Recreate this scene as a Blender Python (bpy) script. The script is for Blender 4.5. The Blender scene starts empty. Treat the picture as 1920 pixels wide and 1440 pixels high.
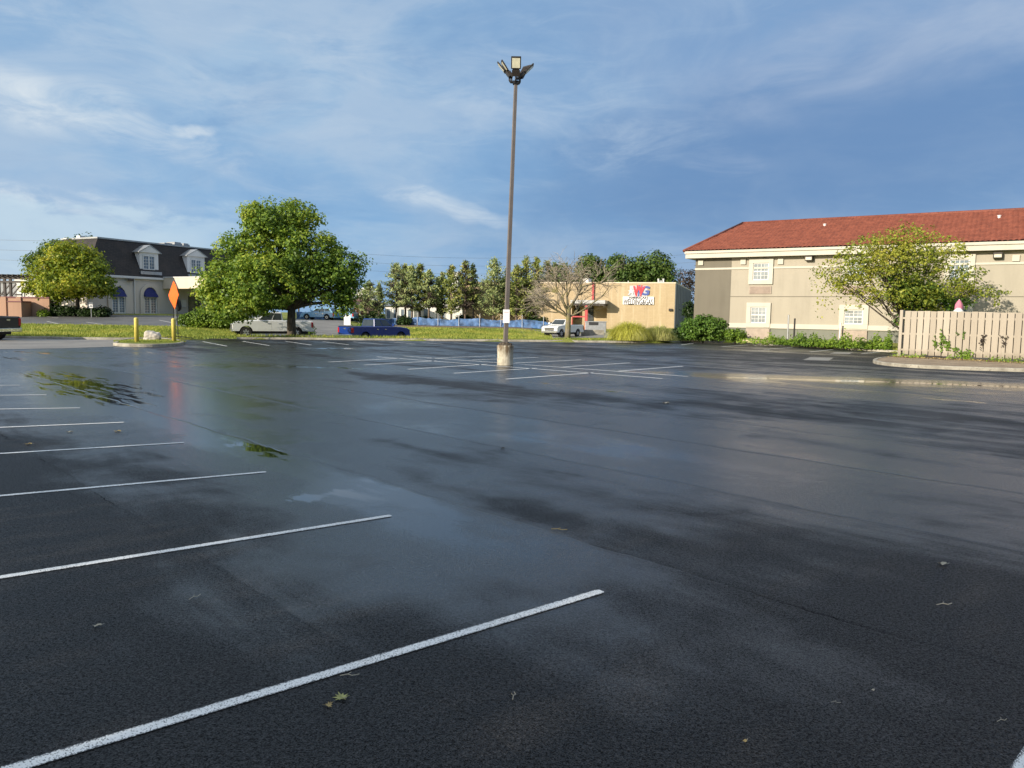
import bpy, math, random
import numpy as np
from mathutils import Vector, Matrix, Euler
R = math.radians
rng = np.random.default_rng(7)
random.seed(7)
S = bpy.context.scene
C = S.collection

# ---------------------------------------------------------------- camera
CAM_H, PITCH, ROLL, FPX = 1.75, 5.08, 0.91, 1440.0
cam_d = bpy.data.cameras.new('camera')
cam = bpy.data.objects.new('camera', cam_d); C.objects.link(cam)
cam_d.sensor_width = 36.0; cam_d.lens = 27.0
cam_d.clip_start = 0.05; cam_d.clip_end = 5000
cam.matrix_world = Matrix.Translation((0, 0, CAM_H)) @ Matrix.Rotation(R(90 - PITCH), 4, 'X') @ Matrix.Rotation(R(ROLL), 4, 'Z')
S.camera = cam

# ---------------------------------------------------------------- exposure, sun, sky
S.view_settings.view_transform = 'Standard'
S.view_settings.look = 'None'
S.view_settings.exposure = 0.5
S.view_settings.gamma = 1.0
S.cycles.use_denoising = True
S.cycles.max_bounces = 6
SUN_EL, SUN_DIR = 19.0, (-0.755, -0.656)      # sun low, off to the left and a little behind
SUN_V = Vector((SUN_DIR[0] * math.cos(R(SUN_EL)), SUN_DIR[1] * math.cos(R(SUN_EL)), math.sin(R(SUN_EL)))).normalized()
sd = bpy.data.lights.new('sun', 'SUN'); so = bpy.data.objects.new('sun', sd); C.objects.link(so)
sd.energy = 4.7; sd.angle = R(0.53); sd.color = (1.0, 0.89, 0.72)
so.rotation_mode = 'QUATERNION'; so.rotation_quaternion = SUN_V.to_track_quat('Z', 'Y')
so.location = (-30, -20, 30)

W = bpy.data.worlds.new('World'); S.world = W; W.use_nodes = True


class NT:
    """small node-tree writer"""
    def __init__(self, tree):
        self.t = tree; self.t.nodes.clear()
    def n(self, kind, **kw):
        nd = self.t.nodes.new(kind)
        ins = kw.pop('ins', {})
        for k, v in kw.items(): setattr(nd, k, v)
        for k, v in ins.items():
            if isinstance(v, bpy.types.NodeSocket): self.t.links.new(v, nd.inputs[k])
            else: nd.inputs[k].default_value = v
        return nd
    def m(self, op, a, b=None, c=None, clamp=False):
        nd = self.t.nodes.new('ShaderNodeMath'); nd.operation = op; nd.use_clamp = clamp
        for i, v in enumerate((a, b, c)):
            if v is None: continue
            if isinstance(v, bpy.types.NodeSocket): self.t.links.new(v, nd.inputs[i])
            else: nd.inputs[i].default_value = v
        return nd.outputs[0]
    def mix(self, f, a, b, blend='MIX'):
        nd = self.t.nodes.new('ShaderNodeMix'); nd.data_type = 'RGBA'; nd.blend_type = blend; nd.clamp_factor = True
        for k, v in ((0, f), (6, a), (7, b)):
            if isinstance(v, bpy.types.NodeSocket): self.t.links.new(v, nd.inputs[k])
            else: nd.inputs[k].default_value = (tuple(v) + (1,))[:4] if k else v
        return nd.outputs[2]
    def mr(self, v, a, b, c=0.0, d=1.0, smooth=True):
        nd = self.t.nodes.new('ShaderNodeMapRange')
        nd.interpolation_type = 'SMOOTHSTEP' if smooth else 'LINEAR'
        for k, x in ((0, v), (1, a), (2, b), (3, c), (4, d)):
            if isinstance(x, bpy.types.NodeSocket): self.t.links.new(x, nd.inputs[k])
            else: nd.inputs[k].default_value = x
        return nd.outputs[0]
    def noise(self, vec, scale, detail=4, rough=0.55, dist=0.0, col=False):
        nd = self.n('ShaderNodeTexNoise', ins={'Scale': scale, 'Detail': detail, 'Roughness': rough, 'Distortion': dist})
        if vec is not None: self.t.links.new(vec, nd.inputs['Vector'])
        return nd.outputs[1 if col else 0]
    def mapping(self, vec, scale=(1, 1, 1), rot=(0, 0, 0), loc=(0, 0, 0)):
        nd = self.n('ShaderNodeMapping', ins={'Scale': scale, 'Rotation': rot, 'Location': loc})
        self.t.links.new(vec, nd.inputs['Vector'])
        return nd.outputs[0]
    def xyz(self, vec):
        nd = self.n('ShaderNodeSeparateXYZ'); self.t.links.new(vec, nd.inputs[0]); return nd.outputs
    def comb(self, x, y, z):
        nd = self.n('ShaderNodeCombineXYZ')
        for i, v in enumerate((x, y, z)):
            if isinstance(v, bpy.types.NodeSocket): self.t.links.new(v, nd.inputs[i])
            else: nd.inputs[i].default_value = v
        return nd.outputs[0]
    def link(self, a, b): self.t.links.new(a, b)


# ---------------------------------------------------------------- geometry helpers
CAM_M = cam.matrix_world.copy()
CAM_O = CAM_M.translation.copy()
def ray(px, py):
    d = CAM_M.to_3x3() @ Vector(((px - 960) / FPX, -(py - 720) / FPX, -1.0))
    return d
def G(px, py, z=0.0):
    d = ray(px, py); t = (z - CAM_O.z) / d.z
    return CAM_O + d * t
def at(px, py, Y):
    d = ray(px, py); return CAM_O + d * (Y / d.y)


def build_world():
    k = NT(W.node_tree)
    STR = 0.10
    sky = k.n('ShaderNodeTexSky', sky_type='NISHITA', sun_disc=False, sun_elevation=R(SUN_EL),
              sun_rotation=math.atan2(SUN_DIR[0], SUN_DIR[1]) % (2 * math.pi), air_density=1.0, dust_density=1.0, ozone_density=2.0)
    d = k.n('ShaderNodeTexCoord').outputs['Generated']
    x, y, z = k.xyz(d)
    zc = k.m('MAXIMUM', z, 0.0)
    az = k.m('ARCTAN2', x, y); el = k.m('ARCSINE', zc)
    ae = k.comb(az, el, 0.0)
    den = k.m('ADD', zc, 0.20)
    p = k.comb(k.m('DIVIDE', x, den), k.m('DIVIDE', y, den), 0.0)          # flat cloud deck seen in perspective
    wn = k.xyz(k.noise(ae, 5.0, 4, 0.6, col=True)); 
    waz = k.m('ADD', az, k.m('MULTIPLY', k.m('SUBTRACT', wn[0], 0.5), 0.16)); wel = k.m('ADD', el, k.m('MULTIPLY', k.m('SUBTRACT', wn[1], 0.5), 0.07))
    right = k.mr(az, -0.30, 0.45)
    low = k.mr(el, 0.02, 0.40)
    base_l = k.mix(low, (0.150, 0.280, 0.470), (0.165, 0.275, 0.440))
    base_r = k.mix(low, (0.095, 0.190, 0.360), (0.135, 0.228, 0.395))
    c = k.mix(right, base_l, base_r)
    fib = k.noise(k.mapping(ae, (1, 3.2, 1), (0, 0, R(-10))), 7.0, 7, 0.62, 0.7)
    soft = k.noise(k.mapping(ae, (1, 2.2, 1), (0, 0, R(-12)), (3.3, 1.2, 0)), 3.0, 5, 0.55, 0.5)
    deck = k.noise(k.mapping(p, (0.8, 1.3, 1), (0, 0, R(-28)), (3.1, 1.7, 0)), 1.0, 6, 0.58, 0.5)
    veil = k.m('ADD', k.m('MULTIPLY', k.mr(deck, 0.36, 0.68), 0.6), k.m('MULTIPLY', k.mr(soft, 0.38, 0.66), 0.4))
    veil_col = k.mix(right, (0.255, 0.360, 0.495), (0.165, 0.248, 0.400))
    c = k.mix(k.m('MULTIPLY', veil, 0.80), c, veil_col)
    def cloud(c, px, py, hw, hh, ang, st, col, edge=0.35, mod=fib):
        r_ = ray(px, py).normalized(); a0 = math.atan2(r_.x, r_.y); e0 = math.asin(r_.z)
        ca, sa = math.cos(R(ang)), math.sin(R(ang))
        da = k.m('SUBTRACT', waz, a0); de = k.m('SUBTRACT', wel, e0)
        u = k.m('ADD', k.m('MULTIPLY', da, ca / (hw / FPX)), k.m('MULTIPLY', de, -sa / (hw / FPX)))
        v = k.m('ADD', k.m('MULTIPLY', da, sa / (hh / FPX)), k.m('MULTIPLY', de, ca / (hh / FPX)))
        r2 = k.m('ADD', k.m('MULTIPLY', u, u), k.m('MULTIPLY', v, v))
        g = k.mr(r2, 1.7, 0.0)
        g = k.m('MULTIPLY', g, k.mr(mod, edge, edge + 0.34))
        return k.mix(k.m('MULTIPLY', g, st), c, col)
    fine = k.noise(k.mapping(ae, (1, 4.2, 1), (0, 0, R(-13)), (1.3, 4.4, 0)), 9.0, 8, 0.66, 0.9)
    c = k.mix(k.m('MULTIPLY', k.mr(fine, 0.47, 0.72), k.m('SUBTRACT', 0.30, k.m('MULTIPLY', right, 0.16))), c, (0.32, 0.405, 0.51))
    c = k.mix(k.m('MULTIPLY', k.mr(fine, 0.50, 0.30), 0.25), c, (0.110, 0.220, 0.400))
    bil = k.noise(k.mapping(ae, (1, 1.9, 1), (0, 0, R(-16)), (6.1, 2.7, 0)), 4.2, 6, 0.56, 0.5)
    c = k.mix(k.m('MULTIPLY', k.mr(bil, 0.46, 0.64), k.m('SUBTRACT', 0.62, k.m('MULTIPLY', right, 0.20))), c, (0.285, 0.365, 0.485))
    c = k.mix(k.m('MULTIPLY', k.mr(bil, 0.48, 0.32), 0.40), c, (0.105, 0.205, 0.380))
    dk = (0.082, 0.160, 0.318)
    for a in ((1560, 270, 470, 130, -4, .75, dk, .10, soft), (1180, 430, 330, 80, 0, .35, dk, .20, soft), (1240, 70, 190, 80, 20, .45, (0.120, 0.210, 0.380), .2, soft), (520, 340, 260, 40, 8, .45, (0.120, 0.240, 0.430), .3, soft),
              (60, 60, 200, 60, 15, .35, (0.140, 0.250, 0.430), .3, soft), (330, 400, 300, 30, 6, .45, (0.125, 0.250, 0.445), .3, soft)):
        c = cloud(c, *a)
    lt = (0.46, 0.510, 0.570); pl = (0.33, 0.405, 0.510); lav = (0.245, 0.310, 0.435)
    for a in ((80, 198, 210, 42, 9, .95, lt, .36), (620, 165, 300, 95, 14, .60, pl, .40), (1080, 235, 260, 75, 13, .55, pl, .40), (1690, 75, 380, 85, -12, .8, lav, .30, bil), (1500, 110, 160, 40, -25, .5, lav, .33, fib),
              (835, 388, 118, 15, 12, .66, lt, .34), (60, 350, 200, 16, 5, .85, lt, .34), (362, 247, 34, 9, -8, .9, lt, .25), (1350, 322, 70, 28, 0, .35, lav, .3), (160, 95, 320, 75, 18, .55, pl, .38),
              (400, 290, 220, 28, 12, .65, pl, .36), (980, 110, 160, 40, 10, .45, pl, .38), (500, 40, 300, 45, 8, .4, pl, .4)):
        c = cloud(c, *a)
    # pale cumulus bank lying low on the left
    cu = k.noise(k.mapping(d, (9, 9, 24)), 1.0, 7, 0.62, 0.3)
    top = k.m('ADD', 0.118, k.m('MULTIPLY', k.m('SUBTRACT', cu, 0.5), 0.15))
    band = k.m('MULTIPLY', k.m('MULTIPLY', k.mr(k.m('SUBTRACT', top, el), -0.004, 0.022), k.mr(az, -0.24, -0.46)), k.mr(cu, 0.30, 0.62, 0.45, 1.0))
    c = k.mix(k.m('MULTIPLY', band, 0.72), c, (0.37, 0.465, 0.555))
    c = k.mix(k.m('MULTIPLY', k.mr(el, 0.46, 0.90), 0.85), c, (0.52, 0.56, 0.61))      # unseen bright cloud overhead, added to raise the ambient light
    # the quarter of the sky with the sun stays open and clear
    back = k.mr(k.m('ADD', k.m('MULTIPLY', x, SUN_DIR[0]), k.m('MULTIPLY', y, SUN_DIR[1])), 0.15, 0.75)
    c = k.mix(1.0, c, (1.11, 1.11, 1.07), 'MULTIPLY')
    cs = k.n('ShaderNodeVectorMath', operation='SCALE', ins={'Scale': 1.0 / STR}); k.link(c, cs.inputs[0])
    cover = k.m('SUBTRACT', 0.95, k.m('MULTIPLY', back, 0.6))
    out = k.mix(cover, sky.outputs[0], cs.outputs[0])
    bg = k.n('ShaderNodeBackground', ins={'Strength': STR}); k.link(out, bg.inputs['Color'])
    o = k.n('ShaderNodeOutputWorld'); k.link(bg.outputs[0], o.inputs[0])


build_world()

def tag(o, label=None, cat=None, group=None, kind=None):
    if label: o['label'] = label
    if cat: o['category'] = cat
    if group: o['group'] = group
    if kind: o['kind'] = kind
    return o
def empty(name, loc, rz=0.0):
    o = bpy.data.objects.new(name, None); C.objects.link(o)
    o.empty_display_size = 0.3
    o.location = loc; o.rotation_euler = (0, 0, rz)
    return o
def thing(name, label, cat, loc=(0, 0, 0), rz=0.0, group=None):
    return tag(empty(name, loc, rz), label, cat, group)
def copy_tree(o, parent=None):
    c = o.copy(); C.objects.link(c)
    if parent is not None: c.parent = parent
    for ch in list(o.children): copy_tree(ch, c)
    return c


class MB:
    def __init__(self): self.v = []; self.f = []; self.mi = []
    def add(self, vs, fs, mi=0):
        b = len(self.v); self.v += [tuple(x) for x in vs]
        self.f += [tuple(i + b for i in f) for f in fs]; self.mi += [mi] * len(fs)
        return self
    def box(self, x0, x1, y0, y1, z0, z1, mi=0, M=None):
        vs = [(x0, y0, z0), (x1, y0, z0), (x1, y1, z0), (x0, y1, z0), (x0, y0, z1), (x1, y0, z1), (x1, y1, z1), (x0, y1, z1)]
        if M is not None: vs = [tuple(M @ Vector(p)) for p in vs]
        return self.add(vs, [(0, 3, 2, 1), (4, 5, 6, 7), (0, 1, 5, 4), (1, 2, 6, 5), (2, 3, 7, 6), (3, 0, 4, 7)], mi)
    def quad(self, a, b, c, d, mi=0): return self.add([a, b, c, d], [(0, 1, 2, 3)], mi)
    def prism(self, pts, ax, lo, hi, mi=0, cap=True):
        """pts: 2-D outline; ax: axis of extrusion 'x','y','z'"""
        def P(p, h):
            return {'x': (h, p[0], p[1]), 'y': (p[0], h, p[1]), 'z': (p[0], p[1], h)}[ax]
        n = len(pts)
        vs = [P(p, lo) for p in pts] + [P(p, hi) for p in pts]
        fs = [(i, (i + 1) % n, n + (i + 1) % n, n + i) for i in range(n)]
        if cap: fs += [tuple(range(n - 1, -1, -1)), tuple(range(n, 2 * n))]
        return self.add(vs, fs, mi)
    def tube(self, pts, rad, sides=8, mi=0, cap=True):
        pts = [Vector(p) for p in pts]; n = len(pts)
        if not hasattr(rad, '__len__'): rad = [rad] * n
        vs = []; up = Vector((0, 0, 1))
        prev = None
        for i in range(n):
            t = (pts[min(i + 1, n - 1)] - pts[max(i - 1, 0)])
            t = t.normalized() if t.length > 1e-9 else up
            if prev is None:
                a = t.orthogonal().normalized()
            else:
                a = (prev - t * prev.dot(t))
                a = a.normalized() if a.length > 1e-6 else t.orthogonal().normalized()
            prev = a; b = t.cross(a)
            for s in range(sides):
                q = 2 * math.pi * s / sides
                vs.append(pts[i] + a * (rad[i] * math.cos(q)) + b * (rad[i] * math.sin(q)))
        fs = []
        for i in range(n - 1):
            for s in range(sides):
                s2 = (s + 1) % sides
                fs.append((i * sides + s, i * sides + s2, (i + 1) * sides + s2, (i + 1) * sides + s))
        if cap: fs += [tuple(range(sides - 1, -1, -1)), tuple(range((n - 1) * sides, n * sides))]
        return self.add(vs, fs, mi)
    def lathe(self, prof, c=(0, 0, 0), sides=20, axis='z', mi=0):
        """prof: list of (r, h)"""
        vs = []
        for r, h in prof:
            for s in range(sides):
                q = 2 * math.pi * s / sides
                a, b = r * math.cos(q), r * math.sin(q)
                vs.append({'z': (c[0] + a, c[1] + b, c[2] + h), 'y': (c[0] + a, c[1] + h, c[2] + b), 'x': (c[0] + h, c[1] + a, c[2] + b)}[axis])
        fs = []
        for i in range(len(prof) - 1):
            for s in range(sides):
                s2 = (s + 1) % sides
                fs.append((i * sides + s, i * sides + s2, (i + 1) * sides + s2, (i + 1) * sides + s))
        fs += [tuple(range(sides - 1, -1, -1)), tuple(range((len(prof) - 1) * sides, len(prof) * sides))]
        return self.add(vs, fs, mi)
    def build(self, name, mat, parent=None, smooth=False, bevel=0.0, loc=None, rz=None, fix=True):
        me = bpy.data.meshes.new(name)
        me.from_pydata(self.v, [], self.f)
        mats = mat if isinstance(mat, (list, tuple)) else [mat]
        for m in mats: me.materials.append(m)
        if len(mats) > 1: me.polygons.foreach_set('material_index', self.mi)
        if fix:
            import bmesh
            bm = bmesh.new(); bm.from_mesh(me)
            bmesh.ops.recalc_face_normals(bm, faces=bm.faces)
            bm.to_mesh(me); bm.free()
        if smooth: me.polygons.foreach_set('use_smooth', [True] * len(me.polygons))
        me.update()
        o = bpy.data.objects.new(name, me); C.objects.link(o)
        if parent is not None: o.parent = parent
        if loc is not None: o.location = loc
        if rz is not None: o.rotation_euler = (0, 0, rz)
        if bevel:
            b = o.modifiers.new('soft_edges', 'BEVEL'); b.width = bevel; b.segments = 2; b.limit_method = 'ANGLE'; b.angle_limit = R(35)
        return o


def np_mesh(name, V, F, mat, parent=None, smooth=False):
    """fast mesh from numpy arrays; F has constant corner count"""
    me = bpy.data.meshes.new(name)
    n, k = F.shape
    me.vertices.add(len(V)); me.vertices.foreach_set('co', V.astype(np.float32).ravel())
    me.loops.add(n * k); me.loops.foreach_set('vertex_index', F.astype(np.int32).ravel())
    me.polygons.add(n); me.polygons.foreach_set('loop_start', np.arange(n, dtype=np.int32) * k)
    try: me.polygons.foreach_set('loop_total', np.full(n, k, dtype=np.int32))
    except Exception: pass
    me.materials.append(mat)
    me.update(calc_edges=True); me.validate()
    if smooth: me.polygons.foreach_set('use_smooth', [True] * n)
    o = bpy.data.objects.new(name, me); C.objects.link(o)
    if parent is not None: o.parent = parent
    return o

# ---------------------------------------------------------------- materials
def new_mat(name):
    m = bpy.data.materials.new(name); m.use_nodes = True
    return m, NT(m.node_tree)
def finish(k, bsdf, disp=None):
    o = k.n('ShaderNodeOutputMaterial'); k.link(bsdf, o.inputs[0])
def bump(k, h, strength=0.3, dist=0.02):
    b = k.n('ShaderNodeBump', ins={'Strength': strength, 'Distance': dist}); k.link(h, b.inputs['Height']); return b.outputs[0]
def plain(name, col, rough=0.6, metal=0.0, var=0.12, scale=3.0, bmp=0.0, bscale=40.0, spec=0.5, coat=0.0):
    m, k = new_mat(name)
    p = k.n('ShaderNodeTexCoord').outputs['Object']
    n1 = k.noise(p, scale, 5, 0.6)
    lo = tuple(c * (1 - var) for c in col); hi = tuple(min(1, c * (1 + var)) for c in col)
    c = k.mix(k.mr(n1, 0.3, 0.7), lo, hi)
    b = k.n('ShaderNodeBsdfPrincipled', ins={'Roughness': rough, 'Metallic': metal, 'Specular IOR Level': spec, 'Coat Weight': coat})
    k.link(c, b.inputs['Base Color'])
    if bmp: k.link(bump(k, k.noise(p, bscale, 4, 0.6), bmp, 0.02), b.inputs['Normal'])
    finish(k, b.outputs[0]); return m
def leaf_mat(name, cols, trans=0.35, rough=0.5, scale=0.35):
    m, k = new_mat(name)
    geo = k.n('ShaderNodeNewGeometry')
    p = k.n('ShaderNodeTexCoord').outputs['Object']
    f = k.m('ADD', k.m('MULTIPLY', geo.outputs['Random Per Island'], 0.55), k.m('MULTIPLY', k.mr(k.noise(p, scale, 3, 0.5), 0.3, 0.7), 0.45))
    r = k.n('ShaderNodeValToRGB'); r.color_ramp.elements[0].position = 0.1; r.color_ramp.elements[1].position = 0.95
    r.color_ramp.elements[0].color = cols[0] + (1,); r.color_ramp.elements[1].color = cols[-1] + (1,)
    for i, c in enumerate(cols[1:-1]):
        e = r.color_ramp.elements.new(0.1 + 0.85 * (i + 1) / (len(cols) - 1)); e.color = c + (1,)
    k.link(f, r.inputs[0])
    b = k.n('ShaderNodeBsdfPrincipled', ins={'Roughness': rough, 'Specular IOR Level': 0.3}); k.link(r.outputs[0], b.inputs['Base Color'])
    t = k.n('ShaderNodeBsdfTranslucent'); k.link(k.mix(1.0, r.outputs[0], (1.0, 1.0, 0.6), 'MULTIPLY'), t.inputs['Color'])
    mx = k.n('ShaderNodeMixShader', ins={0: trans}); k.link(b.outputs[0], mx.inputs[1]); k.link(t.outputs[0], mx.inputs[2])
    finish(k, mx.outputs[0]); return m
def paint(name, col, rough=0.25, metal=0.0, coat=0.6):
    m, k = new_mat(name)
    b = k.n('ShaderNodeBsdfPrincipled', ins={'Base Color': col + (1,), 'Roughness': rough, 'Metallic': metal, 'Coat Weight': coat, 'Coat Roughness': 0.08})
    p = k.n('ShaderNodeTexCoord').outputs['Object']
    x, y, z = k.xyz(p)
    dirt = k.m('MULTIPLY', k.mr(z, 0.9, 0.4), k.mr(k.noise(p, 4, 4), 0.35, 0.7))
    k.link(k.mix(k.m('MULTIPLY', dirt, 0.12), col, (0.10, 0.09, 0.08)), b.inputs['Base Color'])
    finish(k, b.outputs[0]); return m

M = {}
def asphalt_lot():
    m, k = new_mat('wet_asphalt')
    pos = k.n('ShaderNodeNewGeometry').outputs['Position']
    x, y, z = k.xyz(pos)
    flat = k.comb(x, y, 0.0)
    rot = k.mapping(flat, (1, 1, 1), (0, 0, R(-133)))   # local x runs along the paving lanes
    wob = k.m('MULTIPLY', k.m('SUBTRACT', k.noise(flat, 0.9, 3), 0.5), 0.22)
    v = k.m('ADD', k.m('ADD', k.m('MULTIPLY', x, 0.731), k.m('MULTIPLY', y, 0.682)), wob)
    s = k.m('DIVIDE', k.m('SUBTRACT', v, 2.04), 2.38)
    idx = k.m('FLOOR', s)
    fr = k.m('FRACT', s)
    dist = k.m('MULTIPLY', k.m('MINIMUM', fr, k.m('SUBTRACT', 1.0, fr)), 2.38)       # metres to the nearest lane joint
    wn = k.n('ShaderNodeTexWhiteNoise', noise_dimensions='1D'); k.link(idx, wn.inputs['W']); lane = wn.outputs[0]
    wn2 = k.n('ShaderNodeTexWhiteNoise', noise_dimensions='1D'); k.link(k.m('ADD', k.m('ROUND', s), 40.0), wn2.inputs['W']); jr = wn2.outputs[0]
    # wetness, from the mesh attribute (where water lies) broken up by streaky noise
    wet = k.n('ShaderNodeAttribute', attribute_name='wet').outputs['Fac']
    pud = k.n('ShaderNodeAttribute', attribute_name='puddle').outputs['Fac']
    streak = k.noise(k.mapping(rot, (0.16, 0.62, 1)), 1.0, 6, 0.62, 0.6)
    blot = k.noise(flat, 0.35, 5, 0.6, 0.3)
    mid = k.noise(k.mapping(rot, (0.5, 1.6, 1)), 1.0, 5, 0.6, 0.8)
    wetn = k.m('ADD', wet, k.m('ADD', k.m('MULTIPLY', k.m('SUBTRACT', streak, 0.5), 2.2), k.m('ADD', k.m('MULTIPLY', k.m('SUBTRACT', blot, 0.5), 0.9), k.m('ADD', k.m('MULTIPLY', k.m('SUBTRACT', mid, 0.5), 0.7), k.m('MULTIPLY', k.m('SUBTRACT', lane, 0.5), 0.28)))))
    pool = k.noise(flat, 0.85, 6, 0.62, 0.5)
    wetn = k.m('ADD', wetn, k.m('MULTIPLY', k.m('SUBTRACT', pool, 0.5), 1.25))
    wetf = k.mr(wetn, 0.05, 0.95)
    pn = k.m('ADD', pud, k.m('MULTIPLY', k.m('SUBTRACT', k.noise(k.mapping(rot, (0.55, 3.2, 1)), 1.3, 7, 0.66, 1.0), 0.5), 2.6))
    pf = k.mr(pn, 0.62, 0.92)
    # stone texture
    vo = k.n('ShaderNodeTexVoronoi', ins={'Scale': 135.0, 'Randomness': 1.0}); k.link(flat, vo.inputs['Vector'])
    grain = k.noise(flat, 210.0, 3, 0.7)
    grain2 = k.noise(flat, 48.0, 4, 0.7)
    vcol = k.xyz(vo.outputs['Color'])[0]
    tone = k.m('ADD', k.m('MULTIPLY', vcol, 0.55), k.m('MULTIPLY', grain2, 0.45))
    col = k.mix(tone, (0.0022, 0.0022, 0.0026), (0.013, 0.0128, 0.0142))
    col = k.mix(k.m('MULTIPLY', k.mr(k.m('ADD', vcol, k.m('MULTIPLY', k.m('SUBTRACT', grain2, 0.5), 0.5)), 0.74, 0.98), 0.75), col, (0.062, 0.060, 0.063))
    fleck = k.mr(k.m('ADD', vcol, k.m('MULTIPLY', grain, 0.4)), 1.22, 1.32)
    col = k.mix(k.m('MULTIPLY', fleck, 0.8), col, (0.16, 0.15, 0.14))
    col = k.mix(k.m('MULTIPLY', k.m('SUBTRACT', 1.0, wetf), 0.25), col, (0.014, 0.014, 0.015))
    col = k.mix(k.m('MULTIPLY', k.mr(dist, 0.05, 0.0), k.mr(jr, 0.2, 1.0, 0.05, 0.6)), col, (0.004, 0.004, 0.005))
    rag = k.m('MULTIPLY', k.m('SUBTRACT', k.noise(flat, 5.0, 5, 0.7), 0.5), 0.13)
    sgn = k.m('MULTIPLY', k.m('SUBTRACT', k.m('FRACT', k.m('ADD', s, 0.5)), 0.5), 2.38)
    cr = k.m('ABSOLUTE', k.m('ADD', sgn, rag))
    crack = k.m('MULTIPLY', k.mr(cr, 0.009, 0.003), k.mr(k.noise(flat, 0.9, 3), 0.50, 0.60))
    crack = k.m('MULTIPLY', crack, k.mr(dist, 0.14, 0.08))
    col = k.mix(k.m('MULTIPLY', crack, 0.9), col, (0.001, 0.001, 0.001))
    col = k.mix(pf, col, (0.010, 0.011, 0.012))
    pit = k.mr(k.m('ADD', k.m('MULTIPLY', k.noise(flat, 120.0, 4, 0.8), 0.75), k.m('MULTIPLY', grain2, 0.38)), 0.60, 0.50)
    rough = k.m('SUBTRACT', k.mr(wetf, 0.0, 1.0, 0.52, 0.245, smooth=False), k.mr(wetn, 1.0, 1.7, 0.0, 0.10))
    rough = k.m('ADD', rough, k.m('MULTIPLY', k.mr(dist, 0.09, 0.0), k.m('MULTIPLY', jr, 0.16)))
    rough = k.m('ADD', rough, k.m('ADD', k.m('MULTIPLY', k.m('SUBTRACT', grain2, 0.5), 0.14), k.m('MULTIPLY', pit, 0.12)))
    rough = k.mix(pf, k.comb(rough, rough, rough), (0.035, 0.035, 0.035))
    rr = k.xyz(rough)[0]
    h = k.m('ADD', k.m('MULTIPLY', vo.outputs['Distance'], 0.9), k.m('MULTIPLY', grain, 0.8))
    bs = k.m('MULTIPLY', k.m('MULTIPLY', k.m('SUBTRACT', 1.0, pf), k.mr(wetf, 0.0, 1.0, 0.62, 0.30, smooth=False)), k.mr(wetn, 1.0, 1.7, 1.0, 0.25))
    jb = k.m('MULTIPLY', k.m('ADD', 0.35, k.m('MULTIPLY', jr, 0.9)), k.mr(dist, 0.035, 0.0))
    b1 = k.n('ShaderNodeBump', ins={'Distance': 0.0055}); k.link(bs, b1.inputs['Strength']); k.link(h, b1.inputs['Height'])
    b2 = k.n('ShaderNodeBump', ins={'Strength': 0.6, 'Distance': 0.012}); k.link(k.m('SUBTRACT', k.m('MULTIPLY', blot, 0.0), jb), b2.inputs['Height']); k.link(b1.outputs[0], b2.inputs['Normal'])
    spec = k.m('MULTIPLY', k.mr(wetf, 0.0, 1.0, 0.36, 1.0, smooth=False), k.m('SUBTRACT', 1.0, k.m('MULTIPLY', pit, k.m('MULTIPLY', k.m('SUBTRACT', 1.0, pf), k.mr(wetf, 0.2, 1.0, 0.93, 0.45)))))
    spec = k.m('MULTIPLY', spec, k.m('SUBTRACT', 1.0, k.m('MULTIPLY', crack, 0.9)))
    b = k.n('ShaderNodeBsdfPrincipled', ins={'IOR': 1.55})
    k.link(col, b.inputs['Base Color']); k.link(rr, b.inputs['Roughness']); k.link(b2.outputs[0], b.inputs['Normal']); k.link(spec, b.inputs['Specular IOR Level'])
    finish(k, b.outputs[0]); return m

def line_paint():
    m, k = new_mat('white_line_paint')
    pos = k.n('ShaderNodeNewGeometry').outputs['Position']
    p = k.comb(*[k.xyz(pos)[i] for i in (0, 1)], 0.0)
    vo = k.n('ShaderNodeTexVoronoi', ins={'Scale': 230.0}); k.link(p, vo.inputs['Vector'])
    pit = k.m('ADD', k.xyz(vo.outputs['Color'])[0], k.m('MULTIPLY', k.noise(p, 160, 3), 0.5))
    edge = k.n('ShaderNodeAttribute', attribute_name='edge').outputs['Fac']
    miss = k.mr(k.m('ADD', pit, k.m('ADD', k.m('MULTIPLY', edge, 0.85), k.m('MULTIPLY', k.m('SUBTRACT', k.noise(p, 2.2, 5, 0.6), 0.5), 0.5))), 1.06, 1.22)
    worn = k.m('MULTIPLY', k.mr(k.noise(p, 1.5, 4), 0.45, 0.75), 0.25)
    col = k.mix(worn, (0.86, 0.86, 0.85), (0.58, 0.58, 0.57))
    col = k.mix(miss, col, (0.03, 0.03, 0.034))
    b = k.n('ShaderNodeBsdfPrincipled', ins={'Roughness': 0.5}); k.link(col, b.inputs['Base Color'])
    k.link(bump(k, pit, 0.35, 0.004), b.inputs['Normal'])
    finish(k, b.outputs[0]); return m

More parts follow.
